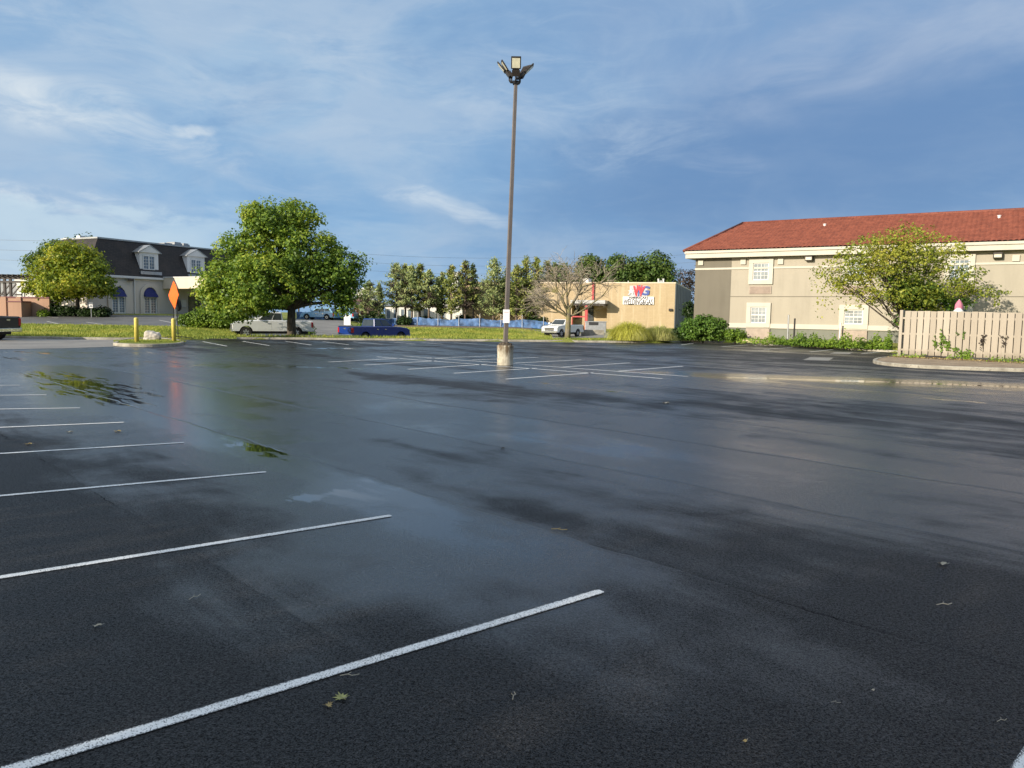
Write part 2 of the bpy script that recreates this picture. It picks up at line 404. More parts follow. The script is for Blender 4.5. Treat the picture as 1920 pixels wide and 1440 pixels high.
def ground_mat():
    m, k = new_mat('grassy_ground')
    pos = k.n('ShaderNodeNewGeometry').outputs['Position']
    a = k.noise(pos, 0.25, 5, 0.6); b_ = k.noise(pos, 2.2, 5, 0.65); c_ = k.noise(pos, 16, 3, 0.7)
    c = k.mix(k.mr(a, 0.35, 0.65), (0.170, 0.200, 0.036), (0.310, 0.320, 0.075))
    c = k.mix(k.m('MULTIPLY', k.mr(b_, 0.5, 0.72), 0.6), c, (0.170, 0.165, 0.055))
    c = k.mix(k.m('MULTIPLY', k.mr(c_, 0.45, 0.7), 0.55), c, (0.030, 0.050, 0.010))
    b = k.n('ShaderNodeBsdfPrincipled', ins={'Roughness': 0.85, 'Specular IOR Level': 0.15}); k.link(c, b.inputs['Base Color'])
    k.link(bump(k, c_, 0.8, 0.06), b.inputs['Normal'])
    finish(k, b.outputs[0]); return m

def speckle(name, c0, c1, c2, scale=30.0, big=0.8, rough=0.85, bmp=0.4, spec=0.3):
    m, k = new_mat(name)
    pos = k.n('ShaderNodeNewGeometry').outputs['Position']
    c = k.mix(k.mr(k.noise(pos, big, 5, 0.6), 0.35, 0.65), c0, c1)
    c = k.mix(k.m('MULTIPLY', k.mr(k.noise(pos, scale, 4, 0.7), 0.52, 0.68), 0.7), c, c2)
    b = k.n('ShaderNodeBsdfPrincipled', ins={'Roughness': rough, 'Specular IOR Level': spec}); k.link(c, b.inputs['Base Color'])
    k.link(bump(k, k.noise(pos, scale * 1.7, 3, 0.7), bmp, 0.02), b.inputs['Normal'])
    finish(k, b.outputs[0]); return m

def stucco(name, col, stain=0.12):
    m, k = new_mat(name)
    p = k.n('ShaderNodeTexCoord').outputs['Object']
    x, y, z = k.xyz(p)
    drip = k.noise(k.comb(k.m('MULTIPLY', x, 1.6), y, k.m('MULTIPLY', z, 0.18)), 1.0, 5, 0.6)
    c = k.mix(k.mr(drip, 0.4, 0.75), col, tuple(v * (1 - stain) for v in col))
    c = k.mix(k.m('MULTIPLY', k.mr(k.noise(p, 0.5, 4), 0.4, 0.7), 0.4), c, tuple(min(1, v * 1.1) for v in col))
    b = k.n('ShaderNodeBsdfPrincipled', ins={'Roughness': 0.85, 'Specular IOR Level': 0.2}); k.link(c, b.inputs['Base Color'])
    k.link(bump(k, k.noise(p, 45, 4, 0.7), 0.25, 0.01), b.inputs['Normal'])
    finish(k, b.outputs[0]); return m

def tile_mat():
    m, k = new_mat('clay_tile')
    p = k.n('ShaderNodeTexCoord').outputs['Object']
    c = k.mix(k.mr(k.noise(p, 1.8, 5, 0.7), 0.3, 0.7), (0.125, 0.030, 0.016), (0.215, 0.060, 0.033))
    c = k.mix(k.m('MULTIPLY', k.mr(k.noise(p, 9.0, 3, 0.6), 0.5, 0.7), 0.5), c, (0.060, 0.017, 0.012))
    b = k.n('ShaderNodeBsdfPrincipled', ins={'Roughness': 0.7}); k.link(c, b.inputs['Base Color'])
    finish(k, b.outputs[0]); return m

def shingle_mat():
    m, k = new_mat('dark_shingle')
    p = k.n('ShaderNodeTexCoord').outputs['Object']
    x, y, z = k.xyz(p)
    br = k.n('ShaderNodeTexBrick', ins={'Color1': (0.020, 0.017, 0.017, 1), 'Color2': (0.036, 0.029, 0.027, 1), 'Mortar': (0.010, 0.009, 0.009, 1), 'Scale': 1.0, 'Mortar Size': 0.02, 'Brick Width': 0.32, 'Row Height': 0.17})
    k.link(k.comb(k.m('ADD', x, y), z, 0.0), br.inputs['Vector'])
    c = k.mix(k.m('MULTIPLY', k.mr(k.noise(p, 0.7, 5), 0.4, 0.7), 0.5), br.outputs['Color'], (0.055, 0.040, 0.033))
    b = k.n('ShaderNodeBsdfPrincipled', ins={'Roughness': 0.75}); k.link(c, b.inputs['Base Color'])
    k.link(bump(k, br.outputs['Fac'], 0.4, 0.02), b.inputs['Normal'])
    finish(k, b.outputs[0]); return m

def concrete_base_mat():
    m, k = new_mat('stained_concrete')
    p = k.n('ShaderNodeTexCoord').outputs['Object']
    x, y, z = k.xyz(p)
    c = k.mix(k.mr(k.noise(p, 6, 6, 0.65), 0.35, 0.65), (0.34, 0.31, 0.24), (0.50, 0.46, 0.37))
    drip = k.noise(k.comb(k.m('MULTIPLY', x, 9), k.m('MULTIPLY', y, 9), k.m('MULTIPLY', z, 1.6)), 1.0, 5, 0.6)
    top = k.mr(z, 0.15, 0.68)
    c = k.mix(k.m('MULTIPLY', k.mr(k.m('ADD', drip, k.m('MULTIPLY', top, 0.22)), 0.58, 0.78), 0.85), c, (0.10, 0.062, 0.030))
    b = k.n('ShaderNodeBsdfPrincipled', ins={'Roughness': 0.9, 'Specular IOR Level': 0.2}); k.link(c, b.inputs['Base Color'])
    k.link(bump(k, k.noise(p, 30, 5, 0.7), 0.5, 0.02), b.inputs['Normal'])
    finish(k, b.outputs[0]); return m

def welding_wall_mat():
    m, k = new_mat('tan_block_wall')
    p = k.n('ShaderNodeTexCoord').outputs['Object']
    x, y, z = k.xyz(p)
    br = k.n('ShaderNodeTexBrick', ins={'Color1': (0.44, 0.345, 0.215, 1), 'Color2': (0.41, 0.315, 0.19, 1), 'Mortar': (0.37, 0.28, 0.165, 1), 'Scale': 1.0, 'Mortar Size': 0.012, 'Brick Width': 0.4, 'Row Height': 0.2})
    k.link(k.comb(k.m('ADD', x, y), z, 0.0), br.inputs['Vector'])
    drip = k.noise(k.comb(k.m('MULTIPLY', x, 1.5), y, k.m('MULTIPLY', z, 0.12)), 1.0, 6, 0.65)
    c = k.mix(k.m('MULTIPLY', k.mr(drip, 0.5, 0.72), 0.55), br.outputs['Color'], (0.58, 0.49, 0.34))
    c = k.mix(k.m('MULTIPLY', k.mr(k.noise(k.comb(k.m('MULTIPLY', x, 2.2), y, k.m('MULTIPLY', z, 0.15)), 1.3, 5), 0.56, 0.72), 0.5), c, (0.30, 0.22, 0.13))
    b = k.n('ShaderNodeBsdfPrincipled', ins={'Roughness': 0.85}); k.link(c, b.inputs['Base Color'])
    finish(k, b.outputs[0]); return m

def bark_mat(name, c0, c1, moss=None):
    m, k = new_mat(name)
    p = k.n('ShaderNodeTexCoord').outputs['Object']
    x, y, z = k.xyz(p)
    f = k.noise(k.comb(k.m('MULTIPLY', x, 14), k.m('MULTIPLY', y, 14), k.m('MULTIPLY', z, 3)), 1.0, 5, 0.65)
    c = k.mix(k.mr(f, 0.35, 0.65), c0, c1)
    if moss: c = k.mix(k.m('MULTIPLY', k.mr(k.noise(p, 2.5, 4), 0.4, 0.65), 0.8), c, moss)
    b = k.n('ShaderNodeBsdfPrincipled', ins={'Roughness': 0.9, 'Specular IOR Level': 0.2}); k.link(c, b.inputs['Base Color'])
    k.link(bump(k, f, 0.6, 0.03), b.inputs['Normal'])
    finish(k, b.outputs[0]); return m

def glass_pane(name, col, rough=0.06):
    m, k = new_mat(name)
    p = k.n('ShaderNodeTexCoord').outputs['Object']
    c = k.mix(k.mr(k.noise(p, 1.3, 3), 0.35, 0.65), tuple(v * 0.75 for v in col), tuple(min(1, v * 1.2) for v in col))
    b = k.n('ShaderNodeBsdfPrincipled', ins={'Roughness': rough, 'Specular IOR Level': 0.8}); k.link(c, b.inputs['Base Color'])
    finish(k, b.outputs[0]); return m

M['lot'] = asphalt_lot(); M['line'] = line_paint(); M['ground'] = ground_mat()
M['old_asphalt'] = speckle('old_asphalt', (0.11, 0.11, 0.115), (0.15, 0.15, 0.152), (0.08, 0.08, 0.085), 14, 0.5, 0.6)
M['drive'] = speckle('drive_asphalt', (0.18, 0.17, 0.16), (0.24, 0.23, 0.21), (0.13, 0.125, 0.12), 10, 0.35, 0.75)
M['apron'] = speckle('worn_apron', (0.20, 0.19, 0.18), (0.27, 0.255, 0.235), (0.15, 0.145, 0.14), 12, 0.4, 0.7)
M['kerb'] = speckle('kerb_concrete', (0.24, 0.22, 0.18), (0.38, 0.355, 0.295), (0.13, 0.115, 0.09), 9, 1.6)
M['soil'] = speckle('bare_soil', (0.16, 0.12, 0.08), (0.24, 0.19, 0.13), (0.10, 0.08, 0.05), 8, 0.8)
M['mulch'] = speckle('leaf_littered_bed', (0.22, 0.16, 0.11), (0.36, 0.28, 0.19), (0.42, 0.32, 0.22), 22, 1.5, 0.9, 0.8)
M['patch'] = speckle('pale_sheen', (0.20, 0.195, 0.185), (0.27, 0.26, 0.245), (0.16, 0.155, 0.15), 14, 0.8, 0.5)  # pale tone stands in for sunlit sheen on the asphalt
M['bark'] = bark_mat('grey_bark', (0.050, 0.040, 0.030), (0.125, 0.105, 0.085))
M['bark_moss'] = bark_mat('mossy_bark', (0.13, 0.112, 0.078), (0.25, 0.215, 0.155), (0.19, 0.175, 0.065))
M['bark_red'] = bark_mat('conifer_bark', (0.10, 0.075, 0.055), (0.24, 0.19, 0.15))
M['leaf_maple'] = leaf_mat('maple_leaf', [(0.058, 0.117, 0.019), (0.131, 0.223, 0.031), (0.252, 0.347, 0.043), (0.406, 0.440, 0.058)])
M['leaf_yellow'] = leaf_mat('yellowing_leaf', [(0.085, 0.141, 0.018), (0.190, 0.259, 0.025), (0.344, 0.370, 0.030), (0.534, 0.473, 0.051)])
M['leaf_right'] = leaf_mat('loose_leaf', [(0.083, 0.139, 0.021), (0.219, 0.266, 0.033), (0.343, 0.358, 0.046), (0.497, 0.441, 0.083)])
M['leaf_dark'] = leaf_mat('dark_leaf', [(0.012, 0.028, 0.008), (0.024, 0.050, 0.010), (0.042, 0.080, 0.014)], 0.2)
M['leaf_bush'] = leaf_mat('bush_leaf', [(0.046, 0.102, 0.016), (0.095, 0.182, 0.024), (0.165, 0.262, 0.042)], 0.25)
M['leaf_hedge'] = leaf_mat('hedge_leaf', [(0.055, 0.109, 0.012), (0.133, 0.218, 0.019), (0.250, 0.343, 0.035)], 0.25)
M['leaf_back'] = leaf_mat('far_leaf', [(0.038, 0.078, 0.017), (0.086, 0.147, 0.027), (0.155, 0.207, 0.038)], 0.25)
M['leaf_weed'] = leaf_mat('weed_leaf', [(0.066, 0.125, 0.016), (0.139, 0.238, 0.026), (0.251, 0.344, 0.046)], 0.3)
M['needle'] = leaf_mat('conifer_needle', [(0.109, 0.158, 0.072), (0.226, 0.292, 0.117), (0.383, 0.436, 0.172), (0.546, 0.564, 0.267)], 0.2, 0.6, 0.5)
M['needle_olive'] = leaf_mat('olive_needle', [(0.092, 0.132, 0.039), (0.209, 0.262, 0.065), (0.340, 0.378, 0.096), (0.432, 0.350, 0.176)], 0.2, 0.6, 0.5)
M['needle_dead'] = leaf_mat('dead_needle', [(0.022, 0.017, 0.014), (0.055, 0.042, 0.034), (0.095, 0.072, 0.055)], 0.1, 0.7)
M['blade'] = leaf_mat('grass_blade', [(0.131, 0.190, 0.036), (0.286, 0.339, 0.058), (0.518, 0.465, 0.118)], 0.3, 0.6, 0.2)
M['reed'] = leaf_mat('ornamental_blade', [(0.282, 0.282, 0.047), (0.496, 0.500, 0.074), (0.690, 0.672, 0.150), (0.690, 0.672, 0.299)], 0.3, 0.5, 0.6)
M['reed_grey'] = leaf_mat('dull_ornamental_blade', [(0.211, 0.254, 0.084), (0.421, 0.435, 0.134), (0.673, 0.629, 0.268)], 0.3, 0.5, 0.6)
M['hotel_wall'] = stucco('beige_stucco', (0.365, 0.330, 0.268))
M['hotel_dark'] = stucco('taupe_stucco', (0.165, 0.150, 0.120))
M['hotel_base'] = stucco('olive_stucco', (0.19, 0.195, 0.165))
M['hotel_trim'] = stucco('cream_trim', (0.52, 0.49, 0.42), 0.08)
M['tile'] = tile_mat(); M['shingle'] = shingle_mat()
M['lb_wall'] = stucco('pale_stucco', (0.62, 0.56, 0.50), 0.08)
M['lb_trim'] = stucco('white_trim', (0.72, 0.70, 0.68), 0.05)
M['lb_canopy'] = stucco('cream_canopy', (0.70, 0.60, 0.47), 0.06)
M['weld_wall'] = welding_wall_mat()
M['weld_side'] = stucco('grey_side_wall', (0.30, 0.30, 0.30))
M['cbase'] = concrete_base_mat()
M['brown_wall'] = stucco('terracotta_wall', (0.40, 0.25, 0.175))
M['white_wall'] = stucco('white_wall', (0.72, 0.70, 0.67), 0.08)
M['grey_wall'] = stucco('grey_wall', (0.33, 0.34, 0.36), 0.08)
M['brick'] = stucco('red_brick', (0.26, 0.10, 0.07), 0.2)
M['maroon'] = plain('maroon_roof', (0.16, 0.055, 0.060), 0.7)
M['orange_door'] = plain('orange_door', (0.60, 0.17, 0.04), 0.5)
def fence_mat():
    m, k = new_mat('taupe_fence_paint')
    geo = k.n('ShaderNodeNewGeometry'); p = k.n('ShaderNodeTexCoord').outputs['Object']; x, y, z = k.xyz(p)
    grain = k.noise(k.comb(k.m('MULTIPLY', x, 26), k.m('MULTIPLY', y, 26), k.m('MULTIPLY', z, 1.4)), 1.0, 5, 0.65)
    c = k.mix(geo.outputs['Random Per Island'], (0.325, 0.285, 0.230), (0.415, 0.370, 0.305))
    c = k.mix(k.m('MULTIPLY', k.mr(grain, 0.45, 0.75), 0.35), c, (0.24, 0.205, 0.16))
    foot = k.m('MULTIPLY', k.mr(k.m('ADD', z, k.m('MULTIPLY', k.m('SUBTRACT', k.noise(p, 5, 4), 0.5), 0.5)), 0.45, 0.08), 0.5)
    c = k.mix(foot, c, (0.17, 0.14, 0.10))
    b = k.n('ShaderNodeBsdfPrincipled', ins={'Roughness': 0.8, 'Specular IOR Level': 0.2}); k.link(c, b.inputs['Base Color'])
    k.link(bump(k, grain, 0.3, 0.01), b.inputs['Normal'])
    finish(k, b.outputs[0]); return m
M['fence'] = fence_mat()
M['pole'] = plain('bronze_pole', (0.175, 0.148, 0.132), 0.5, 0.2, 0.1)
M['black_metal'] = plain('black_metal', (0.018, 0.018, 0.020), 0.45, 0.4)
M['housing'] = plain('bronze_housing', (0.045, 0.038, 0.034), 0.4, 0.4)
M['lens'] = plain('lamp_lens', (0.62, 0.60, 0.46), 0.25, 0, 0.08, 8)
M['white_sign'] = plain('white_sign_face', (0.80, 0.78, 0.78), 0.45, 0, 0.04)
M['pink_print'] = plain('faded_red_print', (0.66, 0.42, 0.42), 0.5)
M['white_paint'] = plain('white_paint', (0.66, 0.65, 0.63), 0.5, 0, 0.05)
M['grey_metal'] = plain('galvanised', (0.36, 0.37, 0.38), 0.45, 0.6)
M['yellow'] = plain('yellow_post_paint', (0.58, 0.47, 0.10), 0.5, 0, 0.14, 6)
M['orange'] = plain('fluorescent_orange', (0.95, 0.13, 0.010), 0.6, 0, 0.08, 4)
M['orange_edge'] = plain('sun_bleached_edge', (0.95, 0.30, 0.05), 0.6)
M['rock'] = speckle('pale_rock', (0.40, 0.36, 0.31), (0.58, 0.54, 0.49), (0.20, 0.18, 0.16), 7, 1.8, 0.9, 0.8)
M['curtain_pane'] = glass_pane('curtained_pane', (0.20, 0.25, 0.29))
M['dark_pane'] = glass_pane('dark_pane', (0.045, 0.055, 0.065))
M['lb_pane'] = glass_pane('blue_grey_pane', (0.15, 0.19, 0.24))
M['blue_awning'] = plain('blue_canvas', (0.012, 0.022, 0.145), 0.75)
M['dark_brown'] = plain('dark_brown_beam', (0.030, 0.022, 0.020), 0.6)
M['red_steel'] = plain('red_steel', (0.42, 0.045, 0.050), 0.5)
M['tarp'] = plain('blue_tarp', (0.065, 0.140, 0.30), 0.55, 0, 0.6, 1.3, 0.6, 2.5)
M['grille'] = plain('beige_grille', (0.33, 0.265, 0.215), 0.6)
M['grille_dark'] = plain('grille_slot', (0.20, 0.14, 0.11), 0.7)
M['tyre'] = plain('tyre_rubber', (0.016, 0.016, 0.017), 0.8)
M['rim'] = plain('alloy_rim', (0.50, 0.50, 0.50), 0.35, 0.8)
M['glass'] = glass_pane('vehicle_glass', (0.030, 0.038, 0.042), 0.04)
M['chrome'] = plain('chrome', (0.66, 0.66, 0.66), 0.18, 0.9, 0.03)
M['red_lens'] = plain('red_lens', (0.42, 0.012, 0.015), 0.2)
M['clear_lens'] = plain('clear_lens', (0.62, 0.62, 0.60), 0.12)
M['black_plastic'] = plain('black_plastic', (0.020, 0.020, 0.022), 0.6)
M['car_white'] = paint('white_car_paint', (0.74, 0.74, 0.72))
M['car_silver'] = paint('silver_car_paint', (0.66, 0.68, 0.70), 0.3, 0.15)
M['car_blue'] = paint('deep_blue_car_paint', (0.003, 0.030, 0.190), 0.3, 0.0, 0.3)
M['car_navy'] = paint('navy_car_paint', (0.006, 0.008, 0.026), 0.35, 0.0, 0.2)
M['car_sky'] = paint('light_blue_car_paint', (0.20, 0.42, 0.62))
M['umbrella'] = plain('pink_canvas', (0.50, 0.17, 0.24), 0.8)
M['wood'] = plain('weathered_timber', (0.42, 0.36, 0.22), 0.8)
M['dry_leaf'] = plain('dry_leaf', (0.36, 0.27, 0.11), 0.7, 0, 0.3, 30)
M['green_leaf'] = plain('fallen_green_leaf', (0.30, 0.30, 0.10), 0.6, 0, 0.3, 30)
M['twig'] = plain('pale_twig', (0.42, 0.38, 0.30), 0.8)
M['fine_twig'] = plain('fine_grey_twig', (0.28, 0.24, 0.185), 0.85)
M['wire'] = plain('wire', (0.05, 0.055, 0.06), 0.6)
M['s_black'] = plain('sign_black', (0.020, 0.022, 0.030), 0.6)
M['s_red'] = plain('sign_red', (0.62, 0.035, 0.050), 0.55)
M['s_blue'] = plain('sign_blue', (0.045, 0.080, 0.30), 0.55)
M['s_grey'] = plain('sign_grey', (0.45, 0.46, 0.50), 0.55)

# ---------------------------------------------------------------- terrain
COLS = [(-0.42, [(40, .0), (44, .05), (62, .45), (75, 1.1), (80, 1.35), (600, 1.4)]),
        (-0.37, [(48, .12), (52, .12), (56, .05), (60, .42), (66, .7), (80, 1.2), (600, 1.4)]),
        (-0.33, [(48, .12), (53, .0), (57, -.1), (62, -.1), (70, .3), (88, .85), (600, 1.35)]),
        (-0.23, [(48, .12), (53, .0), (57, -.2), (64, -.45), (72, -.1), (88, .8), (600, 1.3)]),
        (-0.17, [(50, .15), (54, .05), (58, -.5), (66, -.6), (74, -.35), (90, .25), (97, .35), (130, .7), (600, 1.3)]),
        (0.0, [(50, .15), (54, .05), (58, -.5), (66, -.55), (74, -.35), (90, .25), (97, .35), (130, .7), (600, 1.3)]),
        (0.07, [(50, .2), (56, .22), (60, -.2), (70, -.45), (86, -.45), (92, -.1), (100, .7), (600, 1.3)]),
        (0.2, [(50, .15), (56, .25), (62, .1), (75, .2), (100, .7), (600, 1.3)]),
        (0.3, [(40, .12), (50, .25), (60, .35), (80, .5), (600, 1.3)])]
CR = np.array([c[0] for c in COLS])
def terrain(x, y):
    x = np.asarray(x, float); y = np.asarray(y, float)
    r = np.clip(x / np.maximum(y, 1.0), CR[0], CR[-1])
    zz = np.stack([np.interp(y, [p[0] for p in c[1]], [p[1] for p in c[1]]) for c in COLS], 0)
    i = np.clip(np.searchsorted(CR, r, side='right') - 1, 0, len(CR) - 2)
    t = (r - CR[i]) / (CR[i + 1] - CR[i]); t = t * t * (3 - 2 * t)
    za = np.take_along_axis(zz, i[None], 0)[0]; zb = np.take_along_axis(zz, (i + 1)[None], 0)[0]
    return za * (1 - t) + zb * t
def tz(x, y): return float(terrain(np.array([x]), np.array([y]))[0])
def T(px, py):
    """point of the terrain seen at this pixel of the photograph"""
    d = ray(px, py); Y = 40.0
    while Y < 200:
        p = CAM_O + d * (Y / d.y)
        if p.z <= tz(p.x, p.y): return p
        Y += 0.25
    return p

KERB = [(-60, 44.4), (-42, 44.4), (-29.5, 44.2), (-22.8, 44.0), (-20.2, 45.8), (-17.6, 48.4), (-14.5, 49.5), (-11, 50.2), (-7, 50.8), (-3, 51.5), (.5, 52.3),
        (4.4, 53.0), (7.5, 53.1), (10, 53.9), (12.3, 55.8), (14.4, 57.4), (16.6, 56.4), (18.2, 52.7), (19.7, 47.8), (21.9, 43.6), (28, 33.6), (36, 20), (50, -5)]
LOTN = (0.731, 0.682); LOTD = (-0.682, 0.731)
LEFT_EDGE = [(-2.3 * LOTN[0] + s * LOTD[0], -2.3 * LOTN[1] + s * LOTD[1]) for s in (-62, -30, -10, 0, 10, 20, 30, 40, 50, 61)]
LOT_POLY = np.array(KERB[1:] + LEFT_EDGE, float)
def inside(poly, x, y):
    res = np.zeros(x.shape, bool); n = len(poly)
    for i in range(n):
        x0, y0 = poly[i]; x1, y1 = poly[(i + 1) % n]
        c = ((y0 > y) != (y1 > y)) & (x < (x1 - x0) * (y - y0) / ((y1 - y0) if y1 != y0 else 1e-9) + x0)
        res ^= c
    return res
def seg_dist(poly, x, y, closed=True):
    d = np.full(x.shape, 1e9); n = len(poly)
    for i in range(n if closed else n - 1):
        a = np.array(poly[i]); b = np.array(poly[(i + 1) % n]); ab = b - a
        t = np.clip(((x - a[0]) * ab[0] + (y - a[1]) * ab[1]) / (ab @ ab), 0, 1)
        d = np.minimum(d, np.hypot(x - a[0] - t * ab[0], y - a[1] - t * ab[1]))
    return d
def grid_faces(ny, nx):
    i = np.arange((ny - 1) * (nx - 1)); r_, c_ = i // (nx - 1), i % (nx - 1)
    a = r_ * nx + c_
    return np.stack([a, a + 1, a + nx + 1, a + nx], 1)

def build_ground():
    xs = np.concatenate([np.linspace(-900, -80, 30)[:-1], np.arange(-80, 80.1, 1.0), np.linspace(80, 900, 30)[1:]])
    ys = np.concatenate([np.linspace(-300, -60, 12)[:-1], np.arange(-60, 115, 1.0), np.linspace(115, 1500, 40)])
    X, Y = np.meshgrid(xs, ys)
    Z = terrain(X, Y) + 0.03 * np.sin(X * 0.9) * np.sin(Y * 0.7 + X * .2) * (Y > 46)
    ins = inside(LOT_POLY, X, Y)
    Z = np.where(ins, -0.3, Z)
    Z = np.where((Y < 40) & ~ins, np.where(X > 0, 0.12, 0.10), Z)
    F = grid_faces(len(ys), len(xs))
    o = np_mesh('ground', np.stack([X.ravel(), Y.ravel(), Z.ravel()], 1), F, M['ground'], smooth=True)
    tag(o, 'grassy ground rising behind the car park', kind='structure')
build_ground()

PUDDLES = [  # x, y, half length, half width, angle of the long axis, strength, 1 = standing water
    (-9.6, 17.2, 5.2, 1.15, 133, 1.0, 1), (-8.0, 15.0, 2.6, 0.75, 133, 0.9, 1), (-12.2, 20.0, 3.2, 1.3, 140, 0.9, 1),
    (-3.35, 9.75, 1.9, 0.30, 133, 1.0, 1), (-1.78, 7.24, 0.30, 0.16, 10, 1.7, 1), (-1.2, 7.35, 1.3, 0.16, 133, 1.02, 1),
    (2.15, 18.3, 1.6, 0.24, 133, 1.0, 1), (0.2, 20.8, 2.6, 0.35, 133, 0.75, 1),
    (9.2, 22.6, 4.6, 0.5, 168, 1.25, 1), (12.5, 21.8, 3.4, 0.4, 160, 1.25, 1), (9.8, 17.4, 2.6, 0.28, 146, .7, 1), (15.5, 20.0, 4, 0.5, 150, 0.7, 1),
    (-8.6, 38.0, 3.6, 0.8, 10, 0.85, 1), (-15.0, 31.5, 3.0, 1.0, 150, 0.7, 1), (-19.5, 30.5, 3.5, 0.8, 150, 0.75, 1), (-17.5, 26.5, 3.0, 0.7, 135, 0.8, 1),
    (-11.5, 26.0, 3.2, 0.6, 170, 0.6, 1), (-6.0, 24.5, 3.4, 0.5, 170, 0.9, 1), (-8.0, 15.2, 3.0, .5, 133, 1.0, 1), (6.5, 46.0, 6, 0.5, 170, 0.6, 1), (14, 43.5, 4, 0.6, 170, 0.6, 1),
    (-8.5, 17.5, 7, 2.2, 133, 0.7, 0), (-13, 27, 9, 6, 140, 0.35, 0), (-4.0, 11.0, 4, 1.0, 133, .4, 0), (0, 12, 7, 3.0, 133, 0.22, 0), (-1.0, 6.4, 1.6, 0.7, 125, 0.45, 0), (-0.1, 6.0, 1.4, .5, 133, 0.35, 0),
    (-1.5, 4.9, 0.9, 0.9, 0, 0.40, 0), (3, 30, 12, 6, 170, 0.25, 0), (9.5, 21, 7, 3, 160, 0.7, 0), (11, 23, 8, .8, 165, .9, 0), (-2, 22, 9, 3, 165, .2, 0), (-0.4, 14.8, 2.0, 0.4, 150, 0.4, 0), (1.5, 9.8, 2.8, .6, 133, .4, 0), (4.2, 8.6, 2.4, .7, 140, .3, 0),
    (-4.8, 4.2, 5, 2.2, 133, -0.6, 0), (-12.5, 12.0, 9, 2.2, 133, -0.4, 0), (16, 36, 8, 5, 130, -0.35, 0), (0.8, 2.4, 4.0, 1.8, 0, -0.30, 0), (5.5, 4.5, 4.0, 2.0, 133, -0.25, 0), (-7.5, 9.5, 5, 1.8, 133, -.25, 0), (2.0, 7.4, 5.0, 1.6, 150, .30, 0), (5.5, 10.0, 6.0, 2.4, 150, .30, 0), (0.2, 2.0, 3.2, 1.3, 20, -.35, 0), (4.2, 3.4, 3.6, 1.6, 133, -.3, 0), (-1.2, 5.6, 2.2, 1.2, 133, .3, 0), (-3.0, 13.5, 6, 2.4, 140, .28, 0), (2.6, 13.0, 6, 2.0, 160, .25, 0)]
def build_lot():
    step = 0.35
    xs = np.arange(-46, 62, step); ys = np.arange(-46, 60, step)
    X, Y = np.meshgrid(xs, ys)
    ok = inside(LOT_POLY, X, Y) | (seg_dist(LOT_POLY, X, Y) < 0.6)
    F = grid_faces(len(ys), len(xs))
    F = F[ok.ravel()[F].all(1)]
    used = np.unique(F); remap = -np.ones(X.size, int); remap[used] = np.arange(len(used))
    x, y = X.ravel()[used], Y.ravel()[used]
    wet = np.full(x.shape, 0.27); pud = np.zeros(x.shape)
    v = x * LOTN[0] + y * LOTN[1]
    wet += 0.14 * np.clip((v - 1.2) / 1.6, 0, 1)
    for cx, cy, a, b, an, st, w in PUDDLES:
        c, s = math.cos(R(an)), math.sin(R(an))
        p = (x - cx) * c + (y - cy) * s; q = -(x - cx) * s + (y - cy) * c
        g = st * np.exp(-((p / a) ** 2 + (q / max(b, step * .6)) ** 2))
        if w: pud = np.maximum(pud, np.where(g > 0, g, 0)); wet += 0.45 * st * np.exp(-((p / (a * 1.6)) ** 2 + (q / (b * 2.4)) ** 2))
        else: wet += g
    V = np.stack([x, y, 0 * x], 1)
    o = np_mesh('parking_lot', V, remap[F], M['lot'])
    for nm, arr in (('wet', wet), ('puddle', pud)):
        at_ = o.data.attributes.new(nm, 'FLOAT', 'POINT'); at_.data.foreach_set('value', arr.astype(np.float32))
    tag(o, 'dark freshly sealed wet asphalt of the car park', kind='structure')
build_lot()

def resample(poly, step):
    out = []
    for (a, b) in zip(poly[:-1], poly[1:]):
        a = np.array(a, float); b = np.array(b, float); n = max(1, int(np.hypot(*(b - a)) / step))
        for i in range(n): out.append(a + (b - a) * i / n)
    out.append(np.array(poly[-1], float)); return np.array(out)
def smooth_poly(p, it=2):
    p = np.array(p, float)
    for _ in range(it):
        q = [p[0]]
        for a, b in zip(p[:-1], p[1:]): q += [a * .75 + b * .25, a * .25 + b * .75]
        q.append(p[-1]); p = np.array(q)
    return p
def left_normals(p):
    t = np.gradient(p, axis=0); t /= np.maximum(np.hypot(t[:, 0], t[:, 1])[:, None], 1e-9)
    return np.stack([-t[:, 1], t[:, 0]], 1)
def strip(name, line, offs, zs, mat, label, kind='structure'):
    """sheet swept along a ground line: offs across, zs heights (numbers or functions of x, y)"""
    n = left_normals(line); rows = []
    for o_, z_ in zip(offs, zs):
        q = line + n * o_
        z = z_(q[:, 0], q[:, 1]) if callable(z_) else np.full(len(q), z_)
        rows.append(np.stack([q[:, 0], q[:, 1], z], 1))
    V = np.concatenate(rows); F = grid_faces(len(offs), len(line))
    o = np_mesh(name, V, F, mat, smooth=False)
    return tag(o, label, kind=kind)
kl = resample(smooth_poly(KERB, 2), 0.6)
jit = rng.normal(0, 0.006, len(kl))
strip('kerb', kl, [-.005, .0, .025, .17, .19], [-.05, lambda x, y: .105 + jit, lambda x, y: .13 + jit, lambda x, y: .13 + jit, .0], M['kerb'], 'long concrete kerb round the far side of the car park')
vb = lambda x, y: terrain(x, y) - 0.06
def vmix(f, h): return lambda x, y: (1 - f) * h + f * terrain(x, y) + 0.02 * np.sin(x * 2.1) + 0.012 * np.sin(x * 5.3 + y)
strip('verge', kl, [.165, .5, 1.1, 1.9, 2.8, 3.8, 4.9], [.118, vmix(0, .15), vmix(.1, .19), vmix(.4, .18), vmix(.75, .14), vmix(1, 0), vb], M['ground'], 'grass verge behind the kerb')
le = resample(LEFT_EDGE, 1.0)
